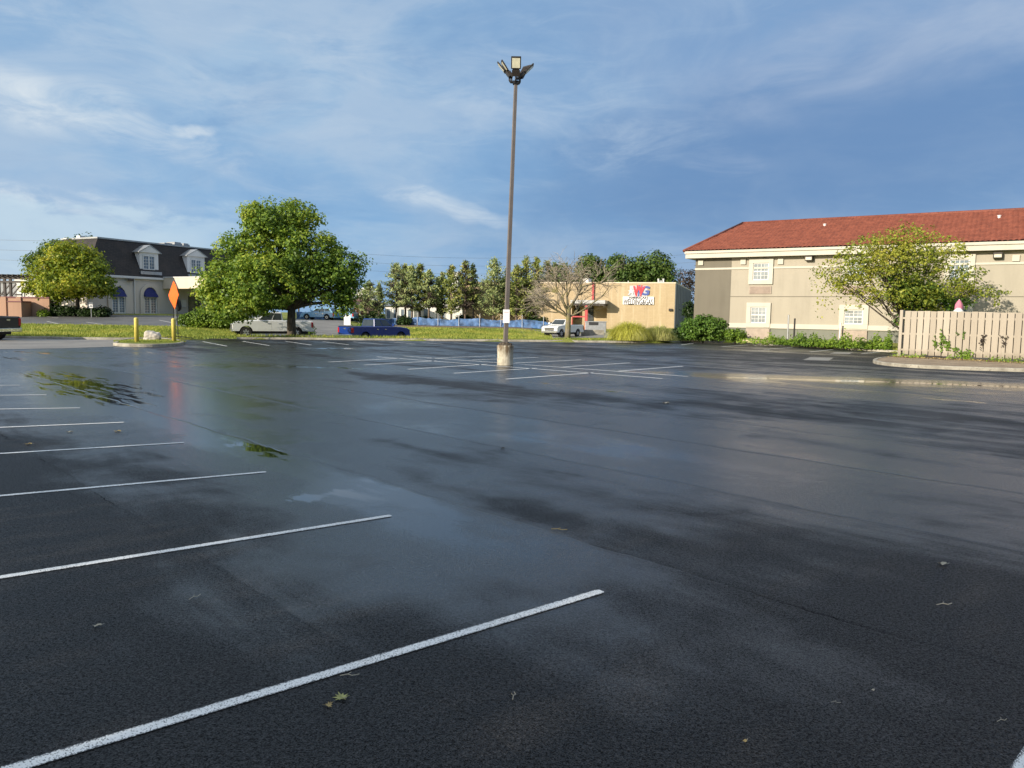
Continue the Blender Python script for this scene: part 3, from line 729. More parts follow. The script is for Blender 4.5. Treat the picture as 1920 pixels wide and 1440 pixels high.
strip('kerb.001', le, [-.005, .0, .025, .17, .19], [-.05, .105, .13, .13, .0], M['kerb'], 'kerb at the near edge of the car park')
strip('verge.001', le, [.165, 1.0, 2.5, 4.0], [.118, .14, .13, .06], M['ground'], 'lawn strip along the near edge of the car park')

def polar_sheet(name, rr, YY, mat, label, dz=0.03, nr=24, ny=24):
    """sheet lying on the terrain; rr: pairs (r at near, r at far) for both sides, YY: near and far distance"""
    t = np.linspace(0, 1, ny); Y = YY[0] + (YY[1] - YY[0]) * t
    ra = rr[0][0] + (rr[0][1] - rr[0][0]) * t; rb = rr[1][0] + (rr[1][1] - rr[1][0]) * t
    s = np.linspace(0, 1, nr)[None]
    r = ra[:, None] * (1 - s) + rb[:, None] * s
    Yg = np.repeat(Y[:, None], nr, 1); X = r * Yg; Z = terrain(X, Yg) + dz
    o = np_mesh(name, np.stack([X.ravel(), Yg.ravel(), Z.ravel()], 1), grid_faces(ny, nr), mat)
    return tag(o, label, kind='structure')
polar_sheet('road', ((-.345, -.33), (.13, .12)), (56.4, 71.5), M['drive'], 'access road behind the verge', .045, 90, 30)
polar_sheet('driveway', ((-.275, -.285), (-.195, -.225)), (70.5, 97), M['drive'], 'driveway climbing between the two pickups', .06, 24, 40)
polar_sheet('road.001', ((.02, .0), (.14, .16)), (70.5, 90), M['drive'], 'yard in front of the tan shop', .05, 24, 30)
polar_sheet('road.002', ((-.80, -.78), (-.425, -.405)), (61.5, 76.5), M['old_asphalt'], 'car park of the building with dormers', .05, 60, 40)
polar_sheet('path', ((-.20, -.20), (.03, .02)), (88.5, 96.5), M['soil'], 'bare strip along the blue screen', .05, 40, 12)
# worn concrete-grey apron along the far left, a little above the new asphalt
ap = MB()
aprP = [G(-160, 657), G(0, 655), G(120, 653.2), G(212, 650), Vector((-19.6, 40.4, 0)), Vector((-22.6, 43.9, 0)), Vector((-29.5, 44.1, 0)), Vector((-41.5, 44.2, 0))]
ap.add([(p.x, p.y, .006) for p in aprP], [tuple(range(len(aprP)))])
tag(ap.build('road', M['apron']), 'pale worn strip of the entrance road', kind='structure')

# ---------------------------------------------------------------- painted lines
def paint_line(a, b, w=0.068, z=0.004, label='painted white parking line'):
    a = Vector((a[0], a[1], 0)); b = Vector((b[0], b[1], 0)); d = (b - a).normalized(); n = Vector((-d.y, d.x, 0))
    L = (b - a).length; k = max(2, int(L / 0.5)); offs = [-w / 2 - .005, -w / 2 + .010, w / 2 - .010, w / 2 + .005]
    V = []; E_ = []
    for i in range(k + 1):
        for j, o_ in enumerate(offs):
            e = 0.03 if i in (0, k) and j in (1, 2) else 0.0
            q = a + d * (L * i / k + (-.03 if (i == k and j in (0, 3)) else .0)) + n * o_
            V.append((q.x, q.y, z)); E_.append(1.0 if j in (0, 3) else 0.0)
    o = np_mesh('parking_line', np.array(V), grid_faces(k + 1, 4), M['line'])
    at_ = o.data.attributes.new('edge', 'FLOAT', 'POINT'); at_.data.foreach_set('value', np.array(E_, np.float32))
    tag(o, label, group='painted parking lines', kind='structure'); return o
L_END = [(1128, 1108.5), (733, 967), (499, 885), (345, 830), (232, 792), (150, 765), (87, 740.5), (36, 722.3)]
L_OUT = [(30, 1440), (0, 1083), (0, 930), (0, 850.7), (0, 801.7), (0, 767.3), (0, 741.3), (0, 722.6)]
for e, o_ in zip(L_END, L_OUT):
    A = G(*e); B = G(*o_); d = (B - A).normalized()
    paint_line(A + d * 5.4, A)
A = G(1883, 1440); B = G(1920, 1383); d = (B - A).normalized(); n = Vector((d.y, -d.x, 0))
paint_line(A - d * .6 + n * .055, A + d * 5 + n * .055)
for a, b in [((706, 669), (1242, 710)), ((756, 667.5), (1290, 706)),
             ((948, 711), (1112.5, 699)), ((850.6, 700), (1006, 690.4)), ((765, 692.5), (914, 683)), ((683, 684.6), (818, 676.7)), ((616, 679), (747, 672)),
             ((1160, 696), (1281, 686.7)), ((1054, 688.3), (1181, 680.4)), ((964.6, 681), (1089.6, 674.8)), ((885, 675.2), (1010, 670)), ((800, 672), (929, 667.3)),
             ((380, 640.5), (425, 649)), ((455, 640), (505, 648)), ((535, 640), (584, 647)), ((605, 640.5), (654, 646.4)), ((662, 641), (718, 645.6)), ((739, 641.6), (779, 645.2)),
             ((791, 642), (831, 645.4)), ((850, 642.5), (895, 645.4)),
             ((1300, 644), (1277, 646.7)), ((1403, 646.9), (1353, 650.2)), ((1497, 650.9), (1432, 655)), ((1580, 653.6), (1518, 660)), ((1673, 657.9), (1615, 663))]:
    paint_line(G(*a), G(*b), 0.10)
for a, b in [((86, 595), (110, 598)), ((88, 604.5), (110, 609)), ((162, 606), (192, 610)), ((299, 602), (322, 607))]:
    A, B = T(*a), T(*b)
    mb = MB(); d = (B - A).normalized(); n = Vector((-d.y, d.x, 0)) * .06
    k = 8; vs = []
    for i in range(k + 1):
        q = A + (B - A) * (i / k)
        for s in (-1, 1):
            p = q + n * s; vs.append((p.x, p.y, tz(p.x, p.y) + .075))
    mb.add(vs, [(2 * i, 2 * i + 1, 2 * i + 3, 2 * i + 2) for i in range(k)])
    tag(mb.build('parking_line', M['white_paint']), 'painted line in the far car park', kind='structure', group='painted lines in the far car park')
# two pale sheets with sunlit sheen put into their colour, and the tar-edged strip on the right
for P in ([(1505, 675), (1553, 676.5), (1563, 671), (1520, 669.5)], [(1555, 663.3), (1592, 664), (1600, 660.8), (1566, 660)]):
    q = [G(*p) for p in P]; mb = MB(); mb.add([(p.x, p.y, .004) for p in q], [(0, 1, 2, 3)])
    tag(mb.build('asphalt_sheen', M['patch']), 'pale square of painted sunlit sheen on the asphalt', kind='structure')

# ---------------------------------------------------------------- frames for building on facades seen in the photograph
class Frame:
    """root Empty at a ground corner; local x along the facade, local y into the building"""
    def __init__(self, xy, ang, z=0.0):
        self.o = Vector((xy[0], xy[1], z)); self.a = R(ang)
        self.t = Vector((math.cos(self.a), math.sin(self.a), 0)); self.n = Vector((-math.sin(self.a), math.cos(self.a), 0))
    def hit(self, px, py, off=0.0):
        d = ray(px, py); k = (self.o + self.n * off - CAM_O).dot(self.n) / d.dot(self.n)
        p = CAM_O + d * k - self.o
        return p.dot(self.t), p.z
    def root(self, name, label, cat): return thing(name, label, cat, self.o, self.a)
def frame_ring(mb, x0, x1, z0, z1, w, y0, y1, mi=0):
    """rectangular frame built from four butted bars"""
    mb.box(x0, x1, y0, y1, z1 - w, z1, mi); mb.box(x0, x1, y0, y1, z0, z0 + w, mi)
    mb.box(x0, x0 + w, y0, y1, z0 + w, z1 - w, mi); mb.box(x1 - w, x1, y0, y1, z0 + w, z1 - w, mi)

# ---------------------------------------------------------------- hotel
def build_hotel():
    zb = -0.1
    F = Frame((14.2 * 1.0, 60.0), -32.0, zb)
    ht = F.root('hotel', 'two storey beige hotel with red clay tile roof and white fascia', 'building')
    s0, _ = F.hit(1302, 560); LEN = 46.0; DEP = 14.0
    _, ze = F.hit(1296, 485.5)            # soffit height
    s_dark, _ = F.hit(1371.5, 500)
    _, zband = F.hit(1480, 612)           # white band
    bt, bb = zband + 0.17, zband - 0.17
    # walls, as a shell with the storeys' colour bands butted end to end
    w = MB()
    w.box(s_dark, LEN, 0.0, DEP, bt, ze)
    w.build('wall', M['hotel_wall'], ht)
    w = MB(); w.box(s0, s_dark, -0.02, DEP, bb + .02, ze); w.build('corner_panel', M['hotel_dark'], ht)
    w = MB(); w.box(s0 - .03, LEN, 0.03, DEP, -0.8, bb); w.build('plinth', M['hotel_base'], ht)
    w = MB(); w.box(s_dark, LEN, -0.07, 0.2, bb, bt); w.build('band', M['hotel_trim'], ht)
    _, z2 = F.hit(1340, 504)
    w = MB(); w.box(s0 - .03, LEN, -0.06, -.021, z2 - .07, z2 + .07); w.build('string_course', M['hotel_trim'], ht)
    _, z3 = F.hit(1340, 556)
    w = MB(); w.box(s0, LEN, -0.026, -.021, z3 - .02, z3 + .02); w.build('wall_joint', M['hotel_dark'], ht)
    # eaves
    OV = 0.62; fz0, fz1 = ze, ze + 0.50
    f = MB(); f.box(s0 - .62, LEN, -OV, -OV + .06, fz0, fz1); f.box(s0 - .62, s0 - .56, -OV + .06, DEP + .6, fz0, fz1)
    f.box(s0 - .68, LEN, -OV - .10, -OV, fz1 - .15, fz1 + .03)
    f.build('fascia', M['hotel_trim'], ht)
    f = MB(); f.box(s0 - .56, LEN, -OV + .06, DEP, ze + .02, ze + .08); f.build('soffit', M['hotel_trim'], ht)
    # roof: hipped at the left end, real barrel tiles in courses
    zr0 = fz1 + 0.02
    d_r = 7.6
    # ridge height from the photograph
    sr, zr = F.hit(1393, 420.5, d_r); sr2, zr2 = F.hit(1915, 392.5, d_r); zr = (zr + zr2) / 2
    x_l = s0 - .72; y_l = -OV - .12
    rows = 27; per = 0.30; cols = int((LEN - x_l) / per); sub = 6
    V = []; Fc = []
    xs = np.linspace(x_l, x_l + cols * per, cols * sub + 1)
    wave = 0.055 * np.abs(np.sin(np.pi * (xs - x_l) / per)) ** 0.8
    prof = []
    for r_ in range(rows):
        for e in (0, 1):
            q = (r_ + e) / rows
            prof.append((q, 0.045 if e == 0 else 0.0))
    for q, lift in prof:
        y = y_l + (d_r - y_l) * q; z = zr0 + (zr - zr0) * q
        hipx = x_l + (sr - x_l) * q
        for i, x in enumerate(xs):
            V.append((max(x, hipx), y, z + wave[i] + lift))
    n = len(xs); V = np.array(V); Fq = grid_faces(len(prof), n)
    keep = []
    for a, b, c, d in Fq:
        if abs(V[a][0] - V[b][0]) > 1e-5 or abs(V[c][0] - V[d][0]) > 1e-5: keep.append((a, b, c, d))
    roof = np_mesh('roof', V, np.array(keep), M['tile'], ht)
    rb = MB()   # far and hip slopes, seen only from elsewhere
    rb.add([(x_l, y_l, zr0), (sr, d_r, zr - .02), (x_l, 2 * d_r - y_l, zr0)], [(0, 1, 2)])
    rb.add([(sr, d_r, zr - .02), (LEN, d_r, zr - .02), (LEN, 2 * d_r - y_l, zr0), (x_l, 2 * d_r - y_l, zr0)], [(0, 1, 2, 3)])
    o = rb.build('rear_slope', M['tile'], roof)
    rc = MB(); rc.tube([(sr - .1, d_r, zr + .03), (LEN, d_r, zr + .03)], .13, 8)
    rc.tube([(x_l, y_l, zr0 + .05), (sr, d_r, zr + .05)], .12, 8)
    rc.build('ridge_cap', M['tile'], roof, smooth=True)
    for px, y0, y1 in ((1546, 431, 421), (1873, 414.5, 405)):
        yy = d_r * 0.72
        s, z0 = F.hit(px, y0, yy); _, z1 = F.hit(px, y1, yy)
        v = MB(); v.lathe([(.10, 0), (.10, z1 - z0 + .15), (.13, z1 - z0 + .15), (.13, z1 - z0 + .2)], (s, yy, z0 - .15), 10)
        v.build('vent_pipe', M['white_paint'], ht, smooth=False)
    # square corbel blocks under the eave
    for px, py in ((1314.5, 492.5), (1394, 491), (1464, 490.5), (1650, 488), (1760, 486), (1905, 484)):
        s, z = F.hit(px, py)
        c = MB(); c.box(s - .2, s + .2, -0.12, -.061, z - .2, z + .2); c.build('eave_block', M['hotel_trim'], ht, bevel=.012)
    # windows with frames, sashes and panes
    def window(pxa, pya, pxb, pyb, grille):
        x0, z1 = F.hit(pxa, pya); x1, z0 = F.hit(pxb, pyb); _, z1b = F.hit(pxb, pya + (pxb - pxa) * .0)
        root = MB(); tw = (x1 - x0) * 0.18
        frame_ring(root, x0, x1, z0, z1, tw, -0.13, -.004)
        wn = root.build('window', M['hotel_trim'], ht, bevel=.012)
        a, b, c, d = x0 + tw, x1 - tw, z0 + tw, z1 - tw
        sash = MB(); frame_ring(sash, a, b, c, d, .06, -0.05, .0)
        zm = (c + d) / 2; sash.box(a + .06, b - .06, -.05, 0, zm - .035, zm + .035)
        for i in (1, 2, 3):
            xm = a + .06 + (b - a - .12) * i / 4; wdt = .02 if i == 2 else .011
            sash.box(xm - wdt, xm + wdt, -.03, -.012, c + .06, zm - .035); sash.box(xm - wdt, xm + wdt, -.03, -.012, zm + .035, d - .06)
        for h0, h1 in ((c + .06, zm - .035), (zm + .035, d - .06)):
            hm = (h0 + h1) / 2; sash.box(a + .06, b - .06, -.029, -.013, hm - .011, hm + .011)
        sash.build('sash', M['white_paint'], wn)
        p = MB(); p.quad((a, -.006, c), (b, -.006, c), (b, -.006, d), (a, -.006, d)); p.build('pane', M['curtain_pane'], wn)
        if grille == 'slot':
            xa, za = F.hit(1409, 537); xb, zb_ = F.hit(1443, 551); h = za - zb_
            g = MB(); g.box(x0 + .08, x1 - .08, -.06, -.004, z0 - .14 - h, z0 - .14)
            go = g.build('air_conditioner_grille', M['grille'], ht)
            g = MB()
            for i in range(7): zz = z0 - .14 - h + h * (i + .7) / 7.6; g.box(x0 + .14, x1 - .14, -.068, -.0605, zz - .012, zz + .02)
            g.build('slot', M['grille_dark'], go)
        elif grille == 'base':
            g = MB(); g.box(x0 + .02, x1 - .02, -.09, .028, -.3, bb - .02); g.build('air_conditioner_grille', M['grille'], ht)
    window(1405.5, 485.8, 1449, 533, 'slot')
    window(1400.8, 567.4, 1444, 614, 'base')
    window(1574.5, 571.5, 1627, 617.5, 'base')
    window(1581, 481, 1632, 532, 'slot')
    window(1768, 569, 1822, 622, 'base')
    window(1772, 478, 1826, 533, 'slot')
    for px, py in ((1516.5, 484.5), (1871, 479.5)):
        s, z = F.hit(px, py, -.3)
        l = MB(); l.box(s - .26, s + .26, -.40, -.03, z - .16, z + .22); lo = l.build('wall_light', M['housing'], ht, bevel=.03)
        l = MB(); l.quad((s - .2, -.404, z - .10), (s + .2, -.404, z - .10), (s + .2, -.404, z + .08), (s - .2, -.404, z + .08)); l.build('lens', M['lens'], lo)
    return F
HF = build_hotel()

# ---------------------------------------------------------------- tan shop with the sign
def text_mesh(txt, size, extrude=.01, bold=0.0, shear=0.0, xs=1.0):
    cu = bpy.data.curves.new('lettering', 'FONT'); cu.body = txt; cu.size = size; cu.extrude = extrude; cu.offset = bold; cu.shear = shear
    cu.align_x = 'CENTER'; cu.align_y = 'CENTER'; cu.resolution_u = 3
    o = bpy.data.objects.new('lettering', cu); C.objects.link(o)
    dg = bpy.context.evaluated_depsgraph_get(); dg.update()
    me = bpy.data.meshes.new_from_object(o.evaluated_get(dg)); bpy.data.objects.remove(o)
    for v in me.vertices: v.co.x *= xs
    return me
def put_text(name, txt, size, width, loc, mat, parent, bold=0.0, shear=0.0):
    """upright lettering facing local -y, scaled to the given width"""
    me = text_mesh(txt, size, .012, bold, shear)
    w = max(v.co.x for v in me.vertices) - min(v.co.x for v in me.vertices)
    if width:
        for v in me.vertices: v.co.x *= width / w
    me.materials.clear(); me.materials.append(mat)
    o = bpy.data.objects.new(name, me); C.objects.link(o); o.parent = parent
    o.location = loc; o.rotation_euler = (R(90), 0, 0); return o
def build_shop():
    zb = 0.1
    F = Frame(at(1264, 600, 92.0).xy, -17.0, zb)
    sh = F.root('shop_building', 'long tan flat roofed shop with a canopied entrance and a sign', 'building')
    x1 = 0.0; xl, _ = F.hit(868, 560); _, zt = F.hit(1250, 531.5)
    xe0, _ = F.hit(1072, 590); xe1, ze1 = F.hit(1138, 590); _, zc = F.hit(1110, 573)
    w = MB(); D = 26.0
    zh = zc                                     # recess head
    w.box(xe1, 0, 0, D, -1.5, zt); w.box(xl, xe0, 0, D, -1.5, zt); w.box(xe0, xe1, 0, D, zh, zt); w.box(xe0, xe1, 1.6, D, -1.5, zh)
    w.build('wall', M['weld_wall'], sh)
    c = MB(); c.box(xl - .06, .06, -.06, D, zt, zt + .14); c.build('coping', M['lb_canopy'], sh)
    sd = MB(); sd.box(.004, .06, .05, D, -1.5, zt - .05)
    for i in range(10): sd.box(.06, .20, 1.5 + i * 2.4, 1.75 + i * 2.4, -1.5, zt - .05)
    sd.build('side_cladding', M['weld_side'], sh)
    # entrance canopy, red posts, rail
    xa, za = F.hit(1071, 562, -1.8); xb, zb2 = F.hit(1136, 563, -1.8); _, zb3 = F.hit(1100, 571, -1.8)
    k = MB(); k.box(xa, xb, -2.2, -.004, zb3 + .1, zb2 + .0); k.build('canopy', M['grey_metal'], sh, bevel=.02)
    k = MB(); k.box(xa + .1, xb - .1, -2.1, -.1, zb3 - .12, zb3 + .097); k.build('canopy_beam', M['housing'], sh)
    for px in (1099.5,):
        xp, _ = F.hit(px, 590, -2.0)
        p = MB(); p.box(xp - .16, xp + .16, -2.15, -1.85, -1.2, zb3 - .12); p.build('entrance_post', M['red_steel'], sh)
    xp, _ = F.hit(1112.5, 545); _, zp = F.hit(1112, 531)
    p = MB(); p.box(xp - .12, xp + .12, -.22, -.006, zb2 + .03, zt + .1); p.build('downpipe', M['red_steel'], sh)
    xr0, zr0 = F.hit(1072, 593.5, -2.0); xr1, _ = F.hit(1098, 594, -2.0)
    p = MB(); p.box(xr0, xr1 - .05, -2.05, -1.95, zr0 - .08, zr0 + .08); p.box(xr0, xr0 + .1, -2.05, -1.95, -1.0, zr0 - .08); p.build('rail', M['red_steel'], sh)
    xd0, _ = F.hit(1103, 590, 1.6); xd1, _ = F.hit(1113, 590, 1.6)
    d_ = MB(); d_.box(xd0, xd1, 1.5, 1.597, -1.2, zh - .1); d_.build('door', M['dark_pane'], sh)
    xd0, _ = F.hit(1074, 590, 1.6); xd1, _ = F.hit(1087, 590, 1.6); _, zw = F.hit(1080, 597, 1.6)
    d_ = MB(); d_.box(xd0, xd1, 1.5, 1.597, zw, zh - .1); d_.build('window', M['dark_pane'], sh)
    # roof-top units
    def unit(pa, pb, y, mat):
        x0, z1 = F.hit(pa[0], pa[1], y); x1_, _ = F.hit(pb[0], pb[1], y)
        u = MB(); u.box(x0, x1_, y, y + 2, zt + .1, z1); u.box(x0 - .06, x1_ + .06, y - .06, y + 2.06, z1, z1 + .08)
        return u.build('roof_unit', mat, sh, bevel=.03)
    unit((1088.5, 523), (1103, 530), 5, M['white_paint'])
    for a, b in ((1233.5, 1235.5), (1243, 1245)):
        x0, z1 = F.hit(a, 524.5, 3); x1_, _ = F.hit(b, 524, 3)
        u = MB(); u.lathe([(.08, 0), (.08, z1 - zt), (.12, z1 - zt), (.12, z1 - zt + .12)], ((x0 + x1_) / 2, 3, zt), 8); u.build('vent_pipe', M['white_paint'], sh)
    unit((1236, 527), (1242, 530), 3, M['grey_metal'])
    x0, z1 = F.hit(1178, 528, 3); u = MB(); u.lathe([(.05, 0), (.05, z1 - zt + .1)], (x0, 3, zt), 8); u.build('vent_pipe', M['white_paint'], sh)
    x0, z0 = F.hit(1257.5, 581)
    u = MB(); u.box(x0 - .22, x0 + .22, -.25, -.005, z0 - .14, z0 + .14); u.build('wall_light', M['housing'], sh, bevel=.03)
    # sign: white board with the lettering, coloured letters above it
    xa, za = F.hit(1168.3, 556); xb, zb_ = F.hit(1225.8, 571.5)
    cx, cz = (xa + xb) / 2, (za + zb_) / 2; wd, hg = xb - xa, za - zb_
    o = F.o + F.t * cx; rt = thing('shop_sign', 'white AMERICAN WELDING & GAS sign with red and blue letters above', 'sign', (o.x, o.y, F.o.z + cz), F.a)
    b = MB(); b.box(-wd / 2, wd / 2, -.14, -.02, -hg / 2, hg / 2); b.build('sign_board', M['white_sign'], rt, bevel=.01)
    put_text('lettering', 'WELDING&GAS', .92, wd * .94, (0, -.155, -hg * .20), M['s_black'], rt, .012)
    tops = put_text('lettering', 'AMERICAN', .30, wd * .62, (0, -.155, hg * .34), M['s_black'], rt, .012)
    for q in (-.45, .36): bar = MB(); bar.box(wd * q, wd * (q + .09), -.15, -.141, hg * .31, hg * .35); bar.build('dash', M['s_red'], rt)
    _, zl = F.hit(1197, 546); zl -= cz
    lx = wd * .29
    for t, c_, dx, sz, wdt in (('A', M['s_grey'], -lx * .66, 1.45, 1.15), ('W', M['s_red'], -.02, 1.45, 1.5), ('G', M['s_blue'], lx * .66, 1.45, 1.15)):
        put_text('logo_letter', t, sz, wdt, (dx, -.10 - (.03 if t == 'W' else 0), zl), c_, rt, .05, .1)
    hb = MB()
    hb.box(-lx, lx, -.06, -.02, zl - .62, zl + .66); hb.build('logo_panel', M['s_grey'], rt, bevel=.01)
    st = MB(); pts = []
    for i in range(10):
        a = math.pi / 2 + i * math.pi / 5; r_ = .42 if i % 2 == 0 else .17
        pts.append((-lx * .8 + r_ * math.cos(a), zl - .05 + r_ * math.sin(a)))
    st.prism(pts, 'y', -.17, -.125); st.build('star', M['white_paint'], rt)
    for dx in (-.26, .0, .26):
        rb = MB(); rb.prism([(dx - .07, zl - .66), (dx + .07, zl - .66), (dx + .19, zl + .72), (dx + .03, zl + .72)], 'y', -.120, -.065); rb.build('stripe', M['s_red'] if dx else M['s_blue'], rt)
    return F
SF = build_shop()

# ---------------------------------------------------------------- building with mansard roof, dormers and arched doors
def build_mansard():
    zb = 1.30
    p0 = at(165, 586, 76.5)
    F = Frame(p0.xy, 63.0, zb)
    mb_ = F.root('mansard_building', 'pale stucco building with a dark mansard roof, two dormers and arched blue topped doors', 'building')
    _, ze = F.hit(280, 520); _, zt0 = F.hit(190, 448.5, 1.5); _, zt1 = F.hit(385, 467, 1.5); zt = (zt0 + zt1) / 2
    L = 24.0; D = 8.5; IN = 1.5
    w = MB(); w.box(0, L, 0, D, -1.0, ze - .25); w.build('wall', M['lb_wall'], mb_)
    c = MB(); c.box(-.25, L + .25, -.30, D + .3, ze - .25, ze); c.build('cornice', M['lb_trim'], mb_, bevel=.04)
    sx, _ = F.hit(183, 449, IN)
    r = MB()
    r.add([(-.2, -.26, ze), (L + .2, -.26, ze), (L + .2, D + .2, ze), (-.2, D + .2, ze), (sx, IN, zt), (L - 1.2, IN, zt), (L - 1.2, D - 1.2, zt), (sx, D - 1.2, zt)],
          [(0, 1, 5, 4), (1, 2, 6, 5), (2, 3, 7, 6), (3, 0, 4, 7), (4, 5, 6, 7)])
    roof = r.build('roof', M['shingle'], mb_)
    c = MB(); c.box(sx - .08, L - 1.1, IN - .08, IN + .1, zt + .002, zt + .16); c.box(sx - .08, sx + .1, IN + .1, D - 1.1, zt + .002, zt + .16); c.build('ridge_flashing', M['grey_metal'], roof)
    # dormers
    def dormer(px0, px1, py_peak, py_eave, py_sill, win):
        off = 0.15
        x0, z0 = F.hit(px0, py_sill, off); x1, z1 = F.hit(px1, py_eave, off); xm = (x0 + x1) / 2; _, zp = F.hit((px0 + px1) / 2, py_peak, off)
        rt = MB(); rt.box(x0, x1, off, 3.0, z0, z1)
        dm = rt.build('dormer', M['lb_trim'], mb_)
        g = MB(); e = .22
        g.prism([(x0 - e, z1), (x1 + e, z1), (xm, zp)], 'y', off - .2, 3.2); g.build('gable', M['lb_trim'], dm)
        g = MB()
        for sgn, xe in ((-1, x0 - e), (1, x1 + e)):
            g.add([(xe + sgn * .06, off - .26, z1 + .02), (xm, off - .26, zp + .09), (xm, 3.2, zp + .09), (xe + sgn * .06, 3.2, z1 + .02),
                   (xe + sgn * .06, off - .26, z1 - .05), (xm, off - .26, zp + .02), (xm, 3.2, zp + .02), (xe + sgn * .06, 3.2, z1 - .05)],
                  [(0, 1, 2, 3), (4, 7, 6, 5), (0, 4, 5, 1), (1, 5, 6, 2), (2, 6, 7, 3), (3, 7, 4, 0)])
        g.build('gable_roof', M['grey_metal'], dm)
        a, zc_ = F.hit(win[0], win[2], off); b, zd = F.hit(win[1], win[3], off)
        f = MB(); frame_ring(f, a - .09, b + .09, zd - .09, zc_ + .09, .09, off - .08, off - .004)
        xm2 = (a + b) / 2; f.box(xm2 - .07, xm2 + .07, off - .08, off - .004, zd, zc_)
        for h0, h1 in ((a, xm2 - .07), (xm2 + .07, b)):
            xq = (h0 + h1) / 2; f.box(xq - .018, xq + .018, off - .05, off - .02, zd, zc_)
            for i in (1, 2, 3): zz = zd + (zc_ - zd) * i / 4; f.box(h0, h1, off - .049, off - .021, zz - .018, zz + .018)
        f.build('window', M['white_paint'], dm)
        p = MB(); p.quad((a, off - .006, zd), (b, off - .006, zd), (b, off - .006, zc_), (a, off - .006, zc_)); p.build('pane', M['lb_pane'], dm)
        s = MB(); s.box(x0 - .15, x1 + .15, off - .35, off + .6, z0 - .34, z0 - .01); s.build('sill', M['grey_metal'], dm)
    dormer(262.5, 296.5, 461, 475.5, 508, (268.5, 288.5, 480, 505))
    dormer(351.5, 383.5, 469, 482.5, 514, (358, 375.5, 487.5, 511.5))
    # arched doors with blue fan awnings
    for px0, px1, pt, pm, pb in ((208, 234.5, 537.5, 553.5, 588), (268, 293.5, 539, 554.5, 589)):
        x0, zm = F.hit(px0, pm); x1, z0 = F.hit(px1, pb); _, ztp = F.hit((px0 + px1) / 2, pt); xm = (x0 + x1) / 2; hw = (x1 - x0) / 2; hh = ztp - zm
        tr = MB(); tw = .42; N = 14
        def arch(q, gx): return (xm + (hw + gx) * math.cos(q), zm + (hh + gx) * math.sin(q))
        for i in range(N):
            a, b = math.pi * i / N, math.pi * (i + 1) / N
            o0, o1, i0, i1 = arch(a, tw), arch(b, tw), arch(a, 0.02), arch(b, 0.02)
            tr.prism([o0, o1, i1, i0], 'y', -.16, -.004)
        tr.box(x0 - tw, x0 - .02, -.16, -.004, z0, zm); tr.box(x1 + .02, x1 + tw, -.16, -.004, z0, zm)
        do = tr.build('arched_door', M['lb_wall'], mb_)
        aw = MB(); pts = [arch(math.pi * i / N, 0) for i in range(N + 1)]
        top = [(p_[0], -.02, p_[1]) for p_ in pts]; fr = [(xm + (p_[0] - xm) * .98, -.42 * (1 - .75 * max(0, (p_[1] - zm) / hh)) - .02, zm - .12 + (p_[1] - zm) * .86) for p_ in pts]
        vs = top + fr; fs = [(i, i + 1, N + 2 + i, N + 1 + i) for i in range(N)] + [tuple(range(N + 1, 2 * N + 2))]
        aw.add(vs, fs); aw.build('awning', M['blue_awning'], do)
        f = MB(); frame_ring(f, x0, x1, z0, zm - .1, .12, -.11, -.006)
        f.box(xm - .10, xm + .10, -.11, -.006, z0 + .12, zm - .22)
        for h0, h1 in ((x0 + .12, xm - .10), (xm + .10, x1 - .12)):
            xq = (h0 + h1) / 2; f.box(xq - .02, xq + .02, -.07, -.03, z0 + .12, zm - .22)
            for i in range(1, 6): zz = z0 + .12 + (zm - .34 - z0) * i / 6; f.box(h0, h1, -.069, -.031, zz - .02, zz + .02)
        f.build('frame', M['white_paint'], do)
        p = MB(); p.quad((x0, -.008, z0), (x1, -.008, z0), (x1, -.008, zm), (x0, -.008, zm)); p.build('pane', M['lb_pane'], do)
    # entrance canopy standing out from the facade
    xs, ztop = F.hit(304, 521); _, zbot = F.hit(306, 541.5)
    def hit_plane(px, py, s):      # on the plane local x = s
        d = ray(px, py); o = F.o + F.t * s; k = (o - CAM_O).dot(F.t) / d.dot(F.t); p = CAM_O + d * k - F.o
        return p.dot(F.n), p.z
    yo, _ = hit_plane(388, 530, xs)
    c = MB(); c.box(xs, xs + 5.5, yo, -.004, zbot, ztop); c.build('canopy', M['lb_canopy'], mb_, bevel=.03)
    c = MB(); c.box(xs - .07, xs + 5.57, yo - .07, -.006, ztop + .002, ztop + .10); c.build('canopy_coping', M['lb_trim'], mb_)
    for yy, xx in ((yo + .35, xs + .4), (yo + .35, xs + 5.1)):
        c = MB(); c.lathe([(.30, -1), (.30, -.0), (.22, .1), (.20, zbot - .25), (.28, zbot - .12), (.28, zbot)], (xx, yy, 0), 14); c.build('column', M['lb_canopy'], mb_, smooth=True)
    x0, _ = F.hit(353, 570); x1, _ = F.hit(376, 570); _, zd = F.hit(360, 555)
    d_ = MB(); d_.box(x0, x1, -.05, -.004, -.1, zd); d_.build('entrance_door', M['dark_pane'], mb_)
    x0, z1 = F.hit(339.5, 562); x1, z0 = F.hit(348.5, 576)
    d_ = MB(); d_.box(x0, x1, -.08, -.004, z0, z1); d_.build('notice_case', M['lb_trim'], mb_, bevel=.02)
    xd, _ = F.hit(251.5, 550)
    d_ = MB(); d_.tube([(xd, -.09, -.2), (xd, -.09, ze - .3)], .07, 8); d_.build('downpipe', M['lb_trim'], mb_)
    x0, z0 = F.hit(241, 525)
    d_ = MB(); d_.box(x0 - .35, x0 + .35, -.4, -.31, z0 - .12, z0 + .16); d_.build('wall_light', M['housing'], mb_, bevel=.03)
